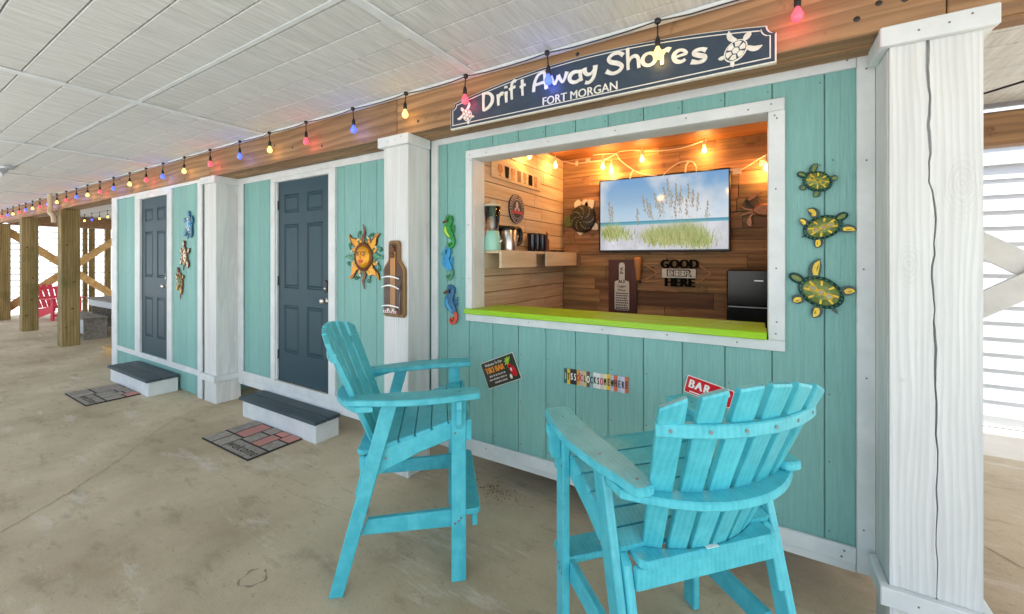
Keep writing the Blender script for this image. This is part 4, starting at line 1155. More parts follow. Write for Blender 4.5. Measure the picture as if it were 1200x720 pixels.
def seahorse(label, cx, cz, h, pal, snout=1):
    body, belly, tail, fin = pal
    t = ornament('metal_seahorse', label, 'seahorse ornament', cx, YW, cz, 'metal seahorses left of the serving window')
    P = lambda x, z: (cx + x * h, cz + z * h)
    yb = YW - .002
    sp = smooth_pts([(-.10, .40), (.02, .42), (.02, .30), (-.06, .16), (-.04, .02), (.06, -.10), (.13, -.20)], 5)
    b_ = part('body', MB().ribbon([P(*p) for p in sp], [h * v for v in (.17, .23, .17, .27, .31, .22, .14)], yb - .006, yb - .024), M[body], t)
    sp2 = smooth_pts([(-.12, .18), (-.13, .06), (-.06, -.06), (.05, -.16)], 4)
    part('belly', MB().ribbon([P(*p) for p in sp2], [h * v for v in (.05, .10, .09, .04)], yb - .008, yb - .027), M[belly], b_)
    sp3 = smooth_pts([(.10, -.16), (.17, -.28), (.15, -.42), (.04, -.50), (-.04, -.44), (-.01, -.36), (.06, -.37), (.06, -.42)], 5)
    part('tail', MB().ribbon([P(*p) for p in sp3], [h * v for v in (.14, .11, .09, .075, .06, .05, .045, .04)], yb - .006, yb - .020), M[tail], t)
    part('snout', MB().ribbon([P(-.08, .39), P(-.26, .31)], [h * .075, h * .05], yb - .008, yb - .022), M['bronze' if snout else fin], t)
    mb = MB()
    for k in range(7):
        q = math.radians(150 - 33 * k); r0, r1 = .10, .17
        c0 = (-.03, .40)
        mb.ribbon([P(c0[0] + r0 * math.cos(q) * .8, c0[1] + r0 * math.sin(q)), P(c0[0] + r1 * math.cos(q) * .9, c0[1] + r1 * math.sin(q))], [h * .05, h * .012], yb - .008, yb - .017)
    part('crest', mb, M[fin], t)
    mb = MB()
    for k in range(4):
        mb.ribbon([P(.06, .06 + .02 * k), P(.22, -.01 + .075 * k)], [h * .03, h * .035], yb - .008, yb - .015)
    part('back_fin', mb, M[fin], t)
    mb = MB(); mb.lathe([(h * .022, 0), (h * .018, .003), (.0004, .004)], (P(-.06, .42)[0], yb - .0245, P(-.06, .42)[1]), 8, 'y'); part('eye', mb, M['black'], b_)
    mb = MB()
    for k, p in enumerate(sp[6:28:4]):
        q = P(*p); mb.ribbon([(q[0] - .04 * h, q[1] + .02 * h), (q[0] + .09 * h, q[1] - .01 * h)], h * .016, yb - .023, yb - .0265)
    part('rib_band', mb, M[fin], b_, kind='stuff')
seahorse('green metal seahorse with red curled tail, topmost of three left of the window', -2.047, 1.853, .240, ('sgreen', 'slime', 'sgreen', 'sgreen'))
seahorse('pale blue metal seahorse, middle of three left of the window', -2.062, 1.608, .240, ('sblue', 'sblue', 'verdi', 'sblue'), 0)
seahorse('blue metal seahorse with orange tail, lowest of three left of the window', -2.028, 1.292, .282, ('sdblue', 'sblue', 'sred', 'sdblue'))

def sun_face():
    cx, cz = -3.035, 1.665; y = YW - .002
    t = ornament('sun_face', 'gold and green metal sun face with wavy rays beside the slate blue door', 'sun ornament', cx, YW, cz)
    Rk = .112
    for k in range(16):
        q = math.radians(90 - 22.5 * k); d = (math.cos(q), math.sin(q)); n_ = (-d[1], d[0])
        def at(r, s_): return (cx + d[0] * r + n_[0] * s_, cz + d[1] * r + n_[1] * s_)
        if k % 4 == 0:                                   # slim flame over a short green leaf
            part('leaf', MB().ribbon([at(.11, 0), at(.15, .004), at(.195, 0)], [.060, .062, .006], y - .005, y - .011), M['verdi'], t)
            pts = smooth_pts([at(.12, 0), at(.17, .012), at(.22, -.010), at(.26 if k % 8 else .29, .010)], 4)
            part('ray', MB().ribbon(pts, [.034, .032, .022, .005], y - .010, y - .017), M['rust' if k % 8 == 0 else 'verdi'], t)
        elif k % 4 == 2:                                 # big gold rays
            pts = smooth_pts([at(.11, 0), at(.17, -.012), at(.23, .012), at(.285, -.004)], 4)
            part('ray', MB().ribbon(pts, [.066, .058, .032, .005], y - .008, y - .018), M['gold'], t)
            part('ray_border', MB().ribbon(pts, [.082, .072, .044, .010], y - .005, y - .0125), M['bronze'], t)
            part('ray_edge', MB().ribbon(smooth_pts([at(.15, .020), at(.20, .022), at(.275, 0)], 4), [.012, .012, .004], y - .017, y - .020), M['rust'], t)
        else:                                            # wire swirls over a green leaf
            part('leaf', MB().ribbon([at(.11, 0), at(.145, .0), at(.185, 0)], [.046, .046, .005], y - .005, y - .0105), M['gold'], t)
            pts = smooth_pts([at(.11, 0), at(.17, .015), at(.215, -.004), at(.235, -.028), at(.222, -.040), at(.208, -.030), at(.214, -.018)], 4)
            part('swirl', MB().tube([(p[0], y - .010, p[1]) for p in pts], .0065, 6), M['verdi' if k % 2 else 'bronze'], t)
            c_ = at(.175, .018); mb = MB(); mb.lathe([(.014, 0), (.012, .006), (.002, .009)], (c_[0], y - .010, c_[1]), 8, 'y'); part('bead', mb, M['cream'], t)
    mb = MB(); mb.loft([[(p[0], y - h, p[1]) for p in ell(cx, cz, r, r * 1.06, 28)] for r, h in ((.122, .008), (.122, .022), (.112, .028), (.098, .024), (.094, .016))])
    part('rim', mb, M['bronze'], t)
    mb = MB()
    for k in range(30):
        q = 2 * math.pi * k / 30; mb.lathe([(.007, -.001), (.006, .004), (.001, .006)], (cx + .110 * math.cos(q), y - .0265, cz + .116 * math.sin(q)), 6, 'y')
    part('rim_beads', mb, M['rust'], t, kind='stuff')
    mb = MB(); mb.loft([[(p[0], y - h, p[1]) for p in ell(cx, cz, r, r * 1.08, 24)] for r, h in ((.095, .018), (.088, .030), (.065, .042), (.035, .048), (.004, .050))])
    f = part('face', mb, M['gold'], t)
    mb = MB(); mb.ribbon(smooth_pts([(cx - .004, cz + .04), (cx - .010, cz + .005), (cx - .012, cz - .012), (cx + .004, cz - .016)], 4), [.010, .014, .024, .012], y - .044, y - .056)
    part('nose', mb, M['gold'], f)
    mb = MB()
    for s in (-1, 1):
        mb.ribbon(smooth_pts([(cx + s * .055, cz + .030), (cx + s * .035, cz + .044), (cx + s * .012, cz + .034)], 4), .007, y - .038, y - .050)
        mb.ribbon(smooth_pts([(cx + s * .050, cz + .016), (cx + s * .034, cz + .024), (cx + s * .018, cz + .014), (cx + s * .034, cz + .010), (cx + s * .050, cz + .016)], 4), .006, y - .040, y - .050)
    part('brows_and_eyes', mb, M['rust'], f)
    mb = MB(); mb.ribbon(smooth_pts([(cx - .034, cz - .036), (cx - .014, cz - .032), (cx, cz - .036), (cx + .014, cz - .032), (cx + .034, cz - .036)], 3), [.004, .012, .012, .012, .004], y - .040, y - .051)
    mb.ribbon(smooth_pts([(cx - .030, cz - .041), (cx, cz - .052), (cx + .030, cz - .041)], 4), [.004, .014, .004], y - .040, y - .050)
    part('lips', mb, M['sred'], f)
sun_face()

def bottle_outline(cx, z0, z1, wb, wn, k=.62, sh=.76):
    h = z1 - z0; r = wb * .09
    half = [(wb / 2 - r, 0), (wb / 2, r), (wb / 2, h * (k - .06))] + smooth_pts([(wb / 2, h * (k - .04)), (wb / 2 * .93, h * k + .012), (wn / 2 * 1.15, h * (sh - .03)), (wn / 2, h * sh)], 4) + [(wn / 2, h - .03), (wn / 2 - .006, h - .008), (wn / 2 - .02, h)]
    return [(cx + x, z0 + z) for x, z in half] + [(cx - x, z0 + z) for x, z in reversed(half)]
def bottle_opener():
    cx = -2.385; y = 2.219
    t = ornament('bottle_plaque', 'wooden bottle shaped cap catcher with opener and clear front on the white post', 'bottle opener', cx, y, 1.2)
    bk = part('back_plate', MB().prism(bottle_outline(cx + .008, 1.205, 1.785, .238, .120), 'y', y, y - .022, .004), M['plaq'], t)
    part('inner_panel', MB().prism(bottle_outline(cx + .003, 1.225, 1.765, .196, .084), 'y', y - .0215, y - .026, .002), M['plaqin'], t)
    part('stave', MB().box(cx - .018, cx + .034, y - .034, y - .0262, 1.232, 1.70, .002), M['stave'], t)
    op = MB(); op.relief(ell(cx + .002, 1.715, .026, .034, 14), y - .026, y - .040, .006); op.relief(rrect(cx - .022, cx + .030, 1.655, 1.690, .008, 3), y - .034, y - .046, .004)
    part('opener', op, M['bronze'], t)
    px = MB(); px.box(cx - .096, cx + .102, y - .055, y - .052, 1.222, 1.535); px.box(cx - .096, cx - .093, y - .0515, y - .027, 1.222, 1.535); px.box(cx + .099, cx + .102, y - .0515, y - .027, 1.222, 1.535)
    part('clear_front', px, M['plexi'], t)
    for (z, a) in ((1.50, .014), (1.425, .022), (1.285, .010)):
        mb = MB(); mb.ribbon([(cx - .088 + .186 * k / 10, z + a * math.sin(3.1 * k / 10 + .2)) for k in range(11)], [.006, .012, .008], y - .0552, y - .0558)
        part('white_wave_print', mb, M['signwhite'], t)
    mb = MB()
    for k in range(7):
        x = cx - .07 + .021 * k
        mb.ribbon([(x, 1.238), (x + .014, 1.258)], .004, y - .0552, y - .0558); mb.ribbon([(x + .014, 1.238), (x, 1.258)], .004, y - .0552, y - .0558)
    part('white_mark_print', mb, M['signwhite'], t)
    for k in range(5):
        mb = MB(); mb.lathe([(.014, 0), (.013, .006), (.009, .008), (.001, .008)], (cx - .055 + .027 * k, y - .034 - .006 * (k % 2), 1.245 + .016 * (k % 2)), 12, 'y'); part('bottle_cap', mb, M['steel' if k % 2 else 'sred'], t)
bottle_opener()

def quadmap(TL, TR, BR, BL):
    return lambda u, v: ((1 - v) * ((1 - u) * BL[0] + u * BR[0]) + v * ((1 - u) * TL[0] + u * TR[0]), (1 - v) * ((1 - u) * BL[1] + u * BR[1]) + v * ((1 - u) * TL[1] + u * TR[1]))
def tiki_sign():
    cx, cz, w, h, a = -1.585, .845, .302, .190, math.radians(23.5)
    t = ornament('small_sign', 'dark tilted metal sign reading TIKI BAR on the turquoise planks', 'sign', cx, YW, cz)
    R = lambda x, z: (cx + x * math.cos(a) - z * math.sin(a), cz + x * math.sin(a) + z * math.cos(a))
    y = YW - .004
    part('edge', MB().prism([R(*p) for p in rrect(-w / 2, w / 2, -h / 2, h / 2, .006, 2)], 'y', y, y - .003), M['letter'], t)
    pl = part('plate', MB().prism([R(*p) for p in rrect(-w / 2 + .004, w / 2 - .004, -h / 2 + .004, h / 2 - .004, .005, 2)], 'y', y - .003, y - .0042), M['tikidark'], t)
    yt = y - .0050
    mb = MB(); p = R(-.040, .024); wall_text(mb, 'TIKI BAR', p[0], yt, p[1], .056, a, .0006, .0022, sx=.78, sz=1.05); part('tiki_bar_lettering', mb, M['orange'], t)
    mb = MB(); p = R(-.038, .066); wall_text(mb, 'Welcome To Our', p[0], yt, p[1], .026, a, .0006, .0004, .2, sx=.82); part('welcome_lettering', mb, M['letter'], t)
    mb = MB()                                            # three lines of print too small to read
    for (z, x0, x1) in ((-.016, -.105, .035), (-.041, -.115, .045), (-.066, -.075, .030)):
        x = x0
        while x < x1:
            l = rnd.uniform(.008, .016); mb.ribbon([R(x, z), R(x + l, z)], .011, yt + .0006, yt - .0003); x += l + rnd.choice([.003, .003, .008])
    part('small_print', mb, M['pinkgrey'], t, kind='stuff')
    mb = MB()
    for q in (60, 95, 130, 165, 200, 235):
        d = math.radians(q); b = (.095, .040)
        mb.ribbon([R(*p) for p in smooth_pts([b, (b[0] + .025 * math.cos(d), b[1] + .022 * math.sin(d) + .008), (b[0] + .042 * math.cos(d), b[1] + .040 * math.sin(d))], 3)], [.006, .010, .002], yt + .0006, yt - .0004)
    part('palm_print', mb, M['slime'], t)
    mb = MB(); mb.relief([R(*p) for p in ell(.105, -.024, .024, .045, 14, .3)], yt + .0006, yt - .0006, .002); mb.relief([R(*p) for p in ell(.088, .014, .018, .016, 12)], yt + .0006, yt - .0006, .002)
    part('red_bird_print', mb, M['red'], t)
    mb = MB(); mb.relief([R(*p) for p in ell(.075, -.058, .011, .018, 10)], yt - .0003, yt - .0009, .001); mb.relief([R(*p) for p in ell(.094, -.012, .007, .014, 8)], yt - .0007, yt - .0012, .001)
    part('pale_print', mb, M['letter'], t)
tiki_sign()

def plate_sign():
    x0, x1, z0, z1 = -1.092, -.672, .838, .935; y = YW - .004
    t = ornament('plate_sign', "narrow sign of many coloured letter tiles reading IT'S 5 O'CLOCK SOMEWHERE", 'sign', (x0 + x1) / 2, YW, z0)
    cols = [('t', C(30, 96, 100), 'y'), ('y', C(222, 182, 46), 't'), ('k', C(40, 40, 44), 'w'), ('k', C(36, 36, 44), 'w'), ('o', C(206, 160, 66), 'r'), ('p', C(196, 170, 160), 'r'), ('c', C(196, 190, 130), 'k'), ('d', C(104, 60, 60), 'w'), ('g', C(128, 168, 166), 'k'),
            ('w', C(218, 220, 214), 'k'), ('w2', C(222, 222, 216), 'k'), ('m', C(206, 196, 196), 'r'), ('l', C(220, 214, 160), 'k'), ('y2', C(226, 176, 40), 'k'), ('s', C(182, 182, 190), 'k'), ('r', C(206, 92, 50), 'k'), ('v', C(176, 180, 206), 'k'), ('v2', C(196, 200, 214), 'k'), ('o2', C(200, 98, 52), 'k')]
    ink = {'k': M['black'], 'w': M['signwhite'], 'r': M['red'], 'y': M['yellow'], 't': M['dgreen']}
    word = "ITS5OCLOCKSOMEWHERE"; n = len(word); w = (x1 - x0) / n
    for i, c in enumerate(word):
        m = mat('tile_enamel_' + cols[i][0], cols[i][1], .4)
        dz = rnd.uniform(-.002, .002)
        part('letter_tile', MB().box(x0 + i * w, x0 + (i + 1) * w - .0006, y - .003, y, z0 + dz, z1 + dz, .0008), m, t)
        mb = MB(); wall_text(mb, c, x0 + (i + .5) * w, y - .0036, (z0 + z1) / 2 + dz - .002, .062, 0, .0006, .0016, sx=.40 if c not in 'MW' else .30); part('tile_letter', mb, ink[cols[i][2]], t)
    mb = MB()
    for i in (0, 10):
        q = MB()
    for x in (x0 + 1.0 * w + w * .0, x0 + 5.0 * w): mb.ribbon([(x, z1 - .016), (x - .003, z1 - .030)], .005, y - .003, y - .0042)
    part('apostrophe', mb, ink['k'], t)
plate_sign()

def red_sign():
    cx, cz, w, h, a = -.238, .926, .238, .098, math.radians(-13.5)
    t = ornament('small_sign', 'tilted red sign with white letters BAR, half hidden behind the chair', 'sign', cx, YW, cz)
    R = lambda x, z: (cx + x * math.cos(a) - z * math.sin(a), cz + x * math.sin(a) + z * math.cos(a)); y = YW - .004
    part('edge', MB().prism([R(*p) for p in rrect(-w / 2, w / 2, -h / 2, h / 2, .008, 3)], 'y', y, y - .003), M['signwhite'], t)
    part('plate', MB().prism([R(*p) for p in rrect(-w / 2 + .004, w / 2 - .004, -h / 2 + .004, h / 2 - .004, .007, 3)], 'y', y - .003, y - .0042), M['red'], t)
    for ch_, x in (('B', -.088), ('A', -.050), ('R', -.010), ('P', .088)):
        mb = MB(); p = R(x, .005); wall_text(mb, ch_, p[0], y - .005, p[1], .060, a, .0006, .0028, sx=.88, sz=1.1); part('letter', mb, M['signwhite'], t)
    mb = MB(); mb.ribbon([R(-.09, -.036), R(.10, -.036)], .006, y - .0042, y - .0048); part('underline_print', mb, M['signwhite'], t)
red_sign()

# ================================================================== INSIDE THE BAR
def television():
    x0, x1, z0, z1 = -1.432, -.220, 1.712, 2.462; yb, yf = YB - .012, YB - .075
    t = thing('television', 'wide black flat television showing sea oats on a white beach', 'television', ((x0 + x1) / 2, YB, z0))
    part('case', MB().box(x0, x1, yf, yf + .045, z0, z1, .006), M['black'], t)
    part('wall_bracket', MB().box(-1.0, -.65, yf + .0455, yb, 1.95, 2.2, .003), M['black'], t)
    W_, H_ = 640, 392
    r = np.random.RandomState(5)
    img = np.zeros((H_, W_, 3), np.float32)
    yy, xx = np.mgrid[0:H_, 0:W_].astype(np.float32)
    v = yy / H_; u = xx / W_                                           # v = 0 at the bottom
    def nz(n, seed):
        q = np.random.RandomState(seed); out = np.zeros((H_, W_), np.float32); amp = 1
        for o in range(6):
            gx, gy = n * 2 ** o + 2, max(2, int(n * 2 ** o * .6) + 2)
            gr = q.rand(gy, gx).astype(np.float32)
            fx, fy = xx / W_ * (gx - 1.01), yy / H_ * (gy - 1.01); ix, iy = fx.astype(int), fy.astype(int); tx, ty = fx - ix, fy - iy
            tx, ty = tx * tx * (3 - 2 * tx), ty * ty * (3 - 2 * ty)
            out += amp * ((gr[iy, ix] * (1 - tx) + gr[iy, ix + 1] * tx) * (1 - ty) + (gr[iy + 1, ix] * (1 - tx) + gr[iy + 1, ix + 1] * tx) * ty); amp *= .5
        return (out - out.min()) / (out.max() - out.min())
    hz = .40
    skyc = np.array([122, 174, 222]) + (np.clip((1 - v) / .6, 0, 1))[..., None] * np.array([70, 42, 10])
    cl = np.clip((nz(3, 11) - .48) * 3.2, 0, 1)[..., None] * .85
    img[:] = skyc * (1 - cl) + np.array([236, 236, 240]) * cl
    sea = (v < hz) & (v > hz - .055 + .012 * u)
    sc = np.clip((hz - v) / .05, 0, 1)[..., None]
    img = np.where(sea[..., None], np.array([52, 132, 172]) * (1 - sc) + np.array([112, 190, 196]) * sc, img)
    snd = v <= hz - .055 + .012 * u
    sn = nz(8, 5)[..., None]
    img = np.where(snd[..., None], np.array([226, 226, 236]) * (.84 + .2 * sn), img)
    def stroke(pts, wpx, col, al=1.0):
        for (px, py, w_) in pts:
            X0, X1 = int(max(0, px - w_ - 1)), int(min(W_, px + w_ + 2)); Y0, Y1 = int(max(0, py - w_ - 1)), int(min(H_, py + w_ + 2))
            if X1 <= X0 or Y1 <= Y0: continue
            d = np.sqrt((xx[Y0:Y1, X0:X1] - px) ** 2 + (yy[Y0:Y1, X0:X1] - py) ** 2)
            k = np.clip(w_ + .5 - d, 0, 1)[..., None] * al
            img[Y0:Y1, X0:X1] = img[Y0:Y1, X0:X1] * (1 - k) + np.array(col) * k
    def blade(x, y, l, lean, col, w_=1.0):
        stroke([(x + lean * (s / 12) ** 2 * l, y + l * (s / 12) * (1 - .25 * abs(lean) * s / 12), w_ * (1 - .6 * s / 12)) for s in range(13)], 1, col)
    greens = [(166, 180, 92), (138, 158, 74), (190, 198, 116), (206, 204, 150), (116, 134, 66), (176, 164, 100)]
    for (cx, cy, sx_, n_, hh) in ((70, 96, 34, 420, 62), (300, 66, 34, 380, 62), (370, 60, 46, 700, 84), (455, 62, 44, 640, 96), (520, 44, 30, 240, 60), (150, 84, 20, 60, 40)):
        for k in range(n_):
            blade(r.normal(cx, sx_), cy + r.normal(-14, 16), r.uniform(.5, 1.1) * hh, r.uniform(-.6, .6), greens[r.randint(6)], r.uniform(1.1, 2.3))
    for k in range(60):
        x = r.uniform(0, 640); blade(x, r.uniform(0, 60), r.uniform(10, 36), r.uniform(-.8, .8), (150, 156, 130), .7)
    stems = [(300, 300, -.3), (330, 280, -.25), (345, 330, -.3), (318, 255, -.2), (362, 366, -.25), (376, 300, .1), (400, 340, -.1), (416, 275, -.05), (425, 320, -.1), (460, 335, -.12), (478, 300, .1), (395, 250, 0), (260, 268, -.3), (240, 290, -.4), (275, 250, -.3), (52, 270, -.2), (64, 245, .1), (545, 240, .05), (205, 225, -.1), (500, 280, .1), (450, 260, -.05)]
    for (x, top, ln) in stems:
        base = 70
        xs0 = x - ln * 30
        for s in range(40):
            f = s / 39; stroke([(xs0 + (x - xs0) * f * f, base + (top - base) * f, .8)], 1, (150, 140, 96), .8)
        for k in range(40):
            f = k / 40; px = x + ln * 44 * (f - .4) + r.normal(0, 5.0 * (1 - f) + 1.0); py = top - 82 + 88 * f + r.normal(0, 4)
            col = [(176, 150, 112), (150, 126, 94), (204, 182, 146), (138, 114, 86)][r.randint(4)]
            stroke([(px + q * .8, py - q * 1.6, 1.3) for q in range(5)], 1, col, .75)
    img = np.clip(img, 0, 255) / 255
    im = bpy.data.images.new('beach_picture', W_, H_)
    px = np.ones((H_, W_, 4), np.float32); px[..., :3] = img
    im.pixels.foreach_set(px.ravel()); im.update(); im.pack()
    m = bpy.data.materials.new('lit_screen'); m.use_nodes = True
    N, L = m.node_tree.nodes, m.node_tree.links; b = N['Principled BSDF']
    tn = N.new('ShaderNodeTexImage'); tn.image = im; tn.interpolation = 'Cubic'
    tc = N.new('ShaderNodeTexCoord'); L.new(tc.outputs['UV'], tn.inputs[0])
    b.inputs['Base Color'].default_value = (.02, .02, .02, 1); b.inputs['Roughness'].default_value = .08
    L.new(tn.outputs[0], b.inputs['Emission Color']); b.inputs['Emission Strength'].default_value = .31
    e = .016
    o = part('screen', MB().add([(x0 + e, yf - .0008, z0 + e + .006), (x1 - e, yf - .0008, z0 + e + .006), (x1 - e, yf - .0008, z1 - e), (x0 + e, yf - .0008, z1 - e)], [(0, 1, 2, 3)]), m, t)
    uv = o.data.uv_layers.new(name='uv')
    for lp in o.data.loops:
        c = o.data.vertices[lp.vertex_index].co
        uv.data[lp.index].uv = ((c.x - (x0 + e)) / (x1 - x0 - 2 * e), (c.z - (z0 + e + .006)) / (z1 - z0 - 2 * e - .006))
    mb = MB(); mb.box(-.30, -.26, yf + .005, yf + .03, z0 - .008, z0 - .0005); part('sensor', mb, M['black'], t)
television()

def bottle_sign():
    y = YB - .012
    t = thing('bottle_sign', 'dark red-brown board with a white bottle covered in words, under the television', 'sign', (-1.20, y, 1.10))
    part('board', MB().box(-1.345, -1.055, y - .018, y - .001, 1.09, 1.635, .002), M['walnut'], t)
    part('bottle', MB().prism(bottle_outline(-1.205, 1.120, 1.607, .150, .060, .58, .66), 'y', y - .018, y - .022, .001), M['letter'], t)
    mb = MB(); yt = y - .0226
    for (w_, z_, sz_, ro_, of_) in (('IPA', 1.525, .052, 90, .001), ('ALE', 1.412, .046, 0, .0016), ('Lager', 1.366, .040, 0, .0006), ('Pilsner', 1.325, .032, 0, .0006)):
        part('lettering', wall_text(MB(), w_, -1.205, yt, z_, sz_, math.radians(ro_), .0005, of_), M['black'], t)
    for k in range(7):
        z = 1.292 - .024 * k; x = -1.268
        while x < -1.15:
            l = rnd.uniform(.008, .018); mb.ribbon([(x, z), (min(x + l, -1.142), z)], .012, yt + .0005, yt - .0004); x += l + .005
    mb.ribbon([(-1.268, 1.131), (-1.142, 1.131)], .010, yt + .0005, yt - .0004)
    part('small_print', mb, M['black'], t, kind='stuff')
bottle_sign()

def beer_sign():
    y = YB - .012
    t = thing('beer_sign', 'cut-out sign reading GOOD BEER HERE with a wooden arrow behind it', 'sign', (-.66, y, 1.37))
    mb = MB()
    for (x0_, x1_) in ((-1.005, -.86), (-.50, -.385)):
        pts = [(x0_, 1.604), (x1_, 1.510), (x0_, 1.416)]
        mb.ribbon(pts, .014, y - .001, y - .016)
    mb.ribbon([(-.845, 1.60), (-.995, 1.60)], .012, y - .0015, y - .014); mb.ribbon([(-.845, 1.42), (-.995, 1.42)], .012, y - .0015, y - .014)
    part('arrow', mb, M['stave'], t)
    mb = MB(); wall_text(mb, 'GOOD', -.655, y - .014, 1.592, .118, 0, .012, .006, sx=.92); part('good_lettering', mb, M['ink'], t)
    mb = MB(); wall_text(mb, 'HERE', -.655, y - .014, 1.416, .118, 0, .012, .006, sx=.98); part('here_lettering', mb, M['ink'], t)
    part('white_plank', MB().box(-.812, -.510, y - .020, y - .002, 1.462, 1.550, .002), M['letter'], t)
    mb = MB(); wall_text(mb, 'BEER', -.658, y - .0226, 1.506, .094, 0, .002, .0065, sx=1.08, sz=1.02); part('beer_lettering', mb, M['ink'], t)
    mb = MB(); wall_text(mb, 'BEER', -.658, y - .0282, 1.506, .080, 0, .0012, 0, sx=1.22, sz=.92); part('beer_lettering', mb, M['letter'], t)
beer_sign()
tp = thing('tap_handle', 'turned wooden tap handle mounted on the boards beside the bottle sign', 'tap handle', (-1.035, YB - .02, 1.43))
part('handle', MB().lathe([(.012, 1.43), (.022, 1.445), (.026, 1.50), (.036, 1.60), (.040, 1.64), (.030, 1.662), (.004, 1.668)], (-1.035, YB - .055, 0), 14), M['stave'], tp)
part('ferrule', MB().lathe([(.012, 1.405), (.014, 1.43)], (-1.035, YB - .055, 0), 12), M['bronze'], tp)
part('bracket', MB().box(-1.055, -1.015, YB - .05, YB - .004, 1.405, 1.425, .002), M['dark'], tp)

def mosaic_turtle():
    c = (-1.630, 2.075); y = YB - .012
    t = thing('mosaic_turtle', 'dark mosaic turtle with pale shell edged flippers left of the television', 'turtle ornament', (c[0], y, c[1]))
    part('shell', MB().loft([[(p[0], y - h, p[1]) for p in ell(c[0], c[1], r, r * 1.0, 26)] for r, h in ((.150, .004), (.150, .022), (.135, .040), (.10, .056), (.05, .066), (.004, .068))]), M['dark'], t)
    mb = MB(); mb2 = MB()
    for k in range(150):
        r_ = .138 * math.sqrt((k + .5) / 150); q = 2.39996 * k
        x, z = c[0] + r_ * math.cos(q), c[1] + r_ * math.sin(q)
        h = float(np.interp(r_, [0, .05, .10, .135, .15], [.068, .066, .056, .040, .022]))
        s_ = rnd.uniform(.006, .010); a = rnd.random() * 6
        (mb if k % 3 else mb2).prism([(x + s_ * math.cos(a + i * 1.57), z + s_ * math.sin(a + i * 1.57)) for i in range(4)], 'y', y - h + .006, y - h - .003)
    part('mosaic_chip', mb, mat('dark_green_glaze', C(54, 62, 44), .2, .2), t, kind='stuff')
    part('mosaic_chip', mb2, mat('grey_glaze', C(120, 122, 98), .2, .2), t, kind='stuff')
    for (q0, tip, w, m_) in ((60, (-1.50, 2.262), .10, 'cream'), (105, (-1.68, 2.285), .09, 'cream'), (-40, (-1.465, 1.955), .075, 'cream'), (-110, (-1.665, 1.90), .07, 'cream'), (5, (-1.452, 2.075), .06, 'rust'), (78, (-1.585, 2.28), .08, 'cream')):
        d = math.radians(q0); part('flipper', flip(MB(), (c[0] + .11 * math.cos(d), c[1] + .11 * math.sin(d)), tip, w, y - .002, y - .022, .12), M[m_], t)
    part('head', MB().relief(ell(-1.785, 2.055, .060, .068, 14), y - .002, y - .035, .012), M['olive'], t)
mosaic_turtle()
M['crab'] = mat('copper_metal', C(176, 124, 92), 0.3, 0.1, C(120, 78, 54), (30, 30, 30), 2.0, metal=0.6)
def metal_crab():
    c = (.045, 2.070); y = YB - .012
    t = thing('metal_crab', 'brown metal crab with raised claw on the boards right of the television', 'crab ornament', (c[0], y, c[1]))
    part('shell', MB().relief(ell(c[0], c[1], .095, .058, 18), y - .006, y - .034, .016), M['crab'], t)
    part('claw_arm', MB().ribbon(smooth_pts([(-.03, 2.09), (-.085, 2.115), (-.10, 2.155), (-.075, 2.185)], 4), [.024, .022, .026, .020], y - .006, y - .024), M['dark'], t)
    part('claw', MB().ribbon(smooth_pts([(-.085, 2.165), (-.05, 2.195), (.01, 2.225)], 4), [.026, .042, .008], y - .008, y - .030), M['crab'], t)
    part('claw_arm', MB().ribbon(smooth_pts([(-.02, 2.045), (-.055, 2.035), (-.075, 2.01), (-.07, 1.985)], 4), [.018, .016, .016, .016], y - .006, y - .022), M['crab'], t)
    part('claw', MB().ribbon(smooth_pts([(-.07, 2.0), (-.078, 1.965), (-.062, 1.935)], 4), [.020, .040, .014], y - .008, y - .028), M['crab'], t)
    for pts in (((-.04, 2.075), (-.10, 2.085), (-.145, 2.120)), ((-.04, 2.06), (-.11, 2.045), (-.155, 2.02)), ((.02, 2.11), (.0, 2.15), (.02, 2.17))):
        part('leg', MB().ribbon(smooth_pts(list(pts), 4), [.016, .013, .005], y - .006, y - .016), M['crab'], t)
metal_crab()

def fridge():
    x0, x1, y0, y1, z1 = -.225, .30, 3.70, 4.15, 1.560
    t = thing('mini_fridge', 'small glossy black refrigerator behind the right end of the lime ledge', 'refrigerator', ((x0 + x1) / 2, (y0 + y1) / 2, .72))
    part('cabinet', MB().box(x0, x1, y0 + .045, y1, .72, z1, .012), M['fridge'], t)
    part('freezer_door', MB().box(x0, x1, y0, y0 + .042, 1.272, z1, .010), M['fridge'], t)
    part('lower_door', MB().box(x0, x1, y0, y0 + .042, .74, 1.260, .010), M['fridge'], t)
    part('door_strip', MB().box(x0 + .012, x1 - .012, y0 + .006, y0 + .03, 1.262, 1.270), M['steel'], t)
    part('badge', MB().box(-.035, .025, y0 - .002, y0 - .0002, 1.472, 1.480), M['steel'], t)
    st_ = thing('fridge_stand', 'plain wooden stand under the black refrigerator in the bar', 'stand', ((x0 + x1) / 2, (y0 + y1) / 2, .25))
    part('stand_top', MB().box(x0 - .03, x1 + .03, y0 - .02, y1 + .02, .68, .719, .004), M['ceilwood'], st_)
    for (a, b) in ((x0, y0), (x1 - .05, y0), (x0, y1 - .05), (x1 - .05, y1 - .05)): part('leg', MB().box(a, a + .05, b, b + .05, .2505, .679, .003), M['ceilwood'], st_)
fridge()

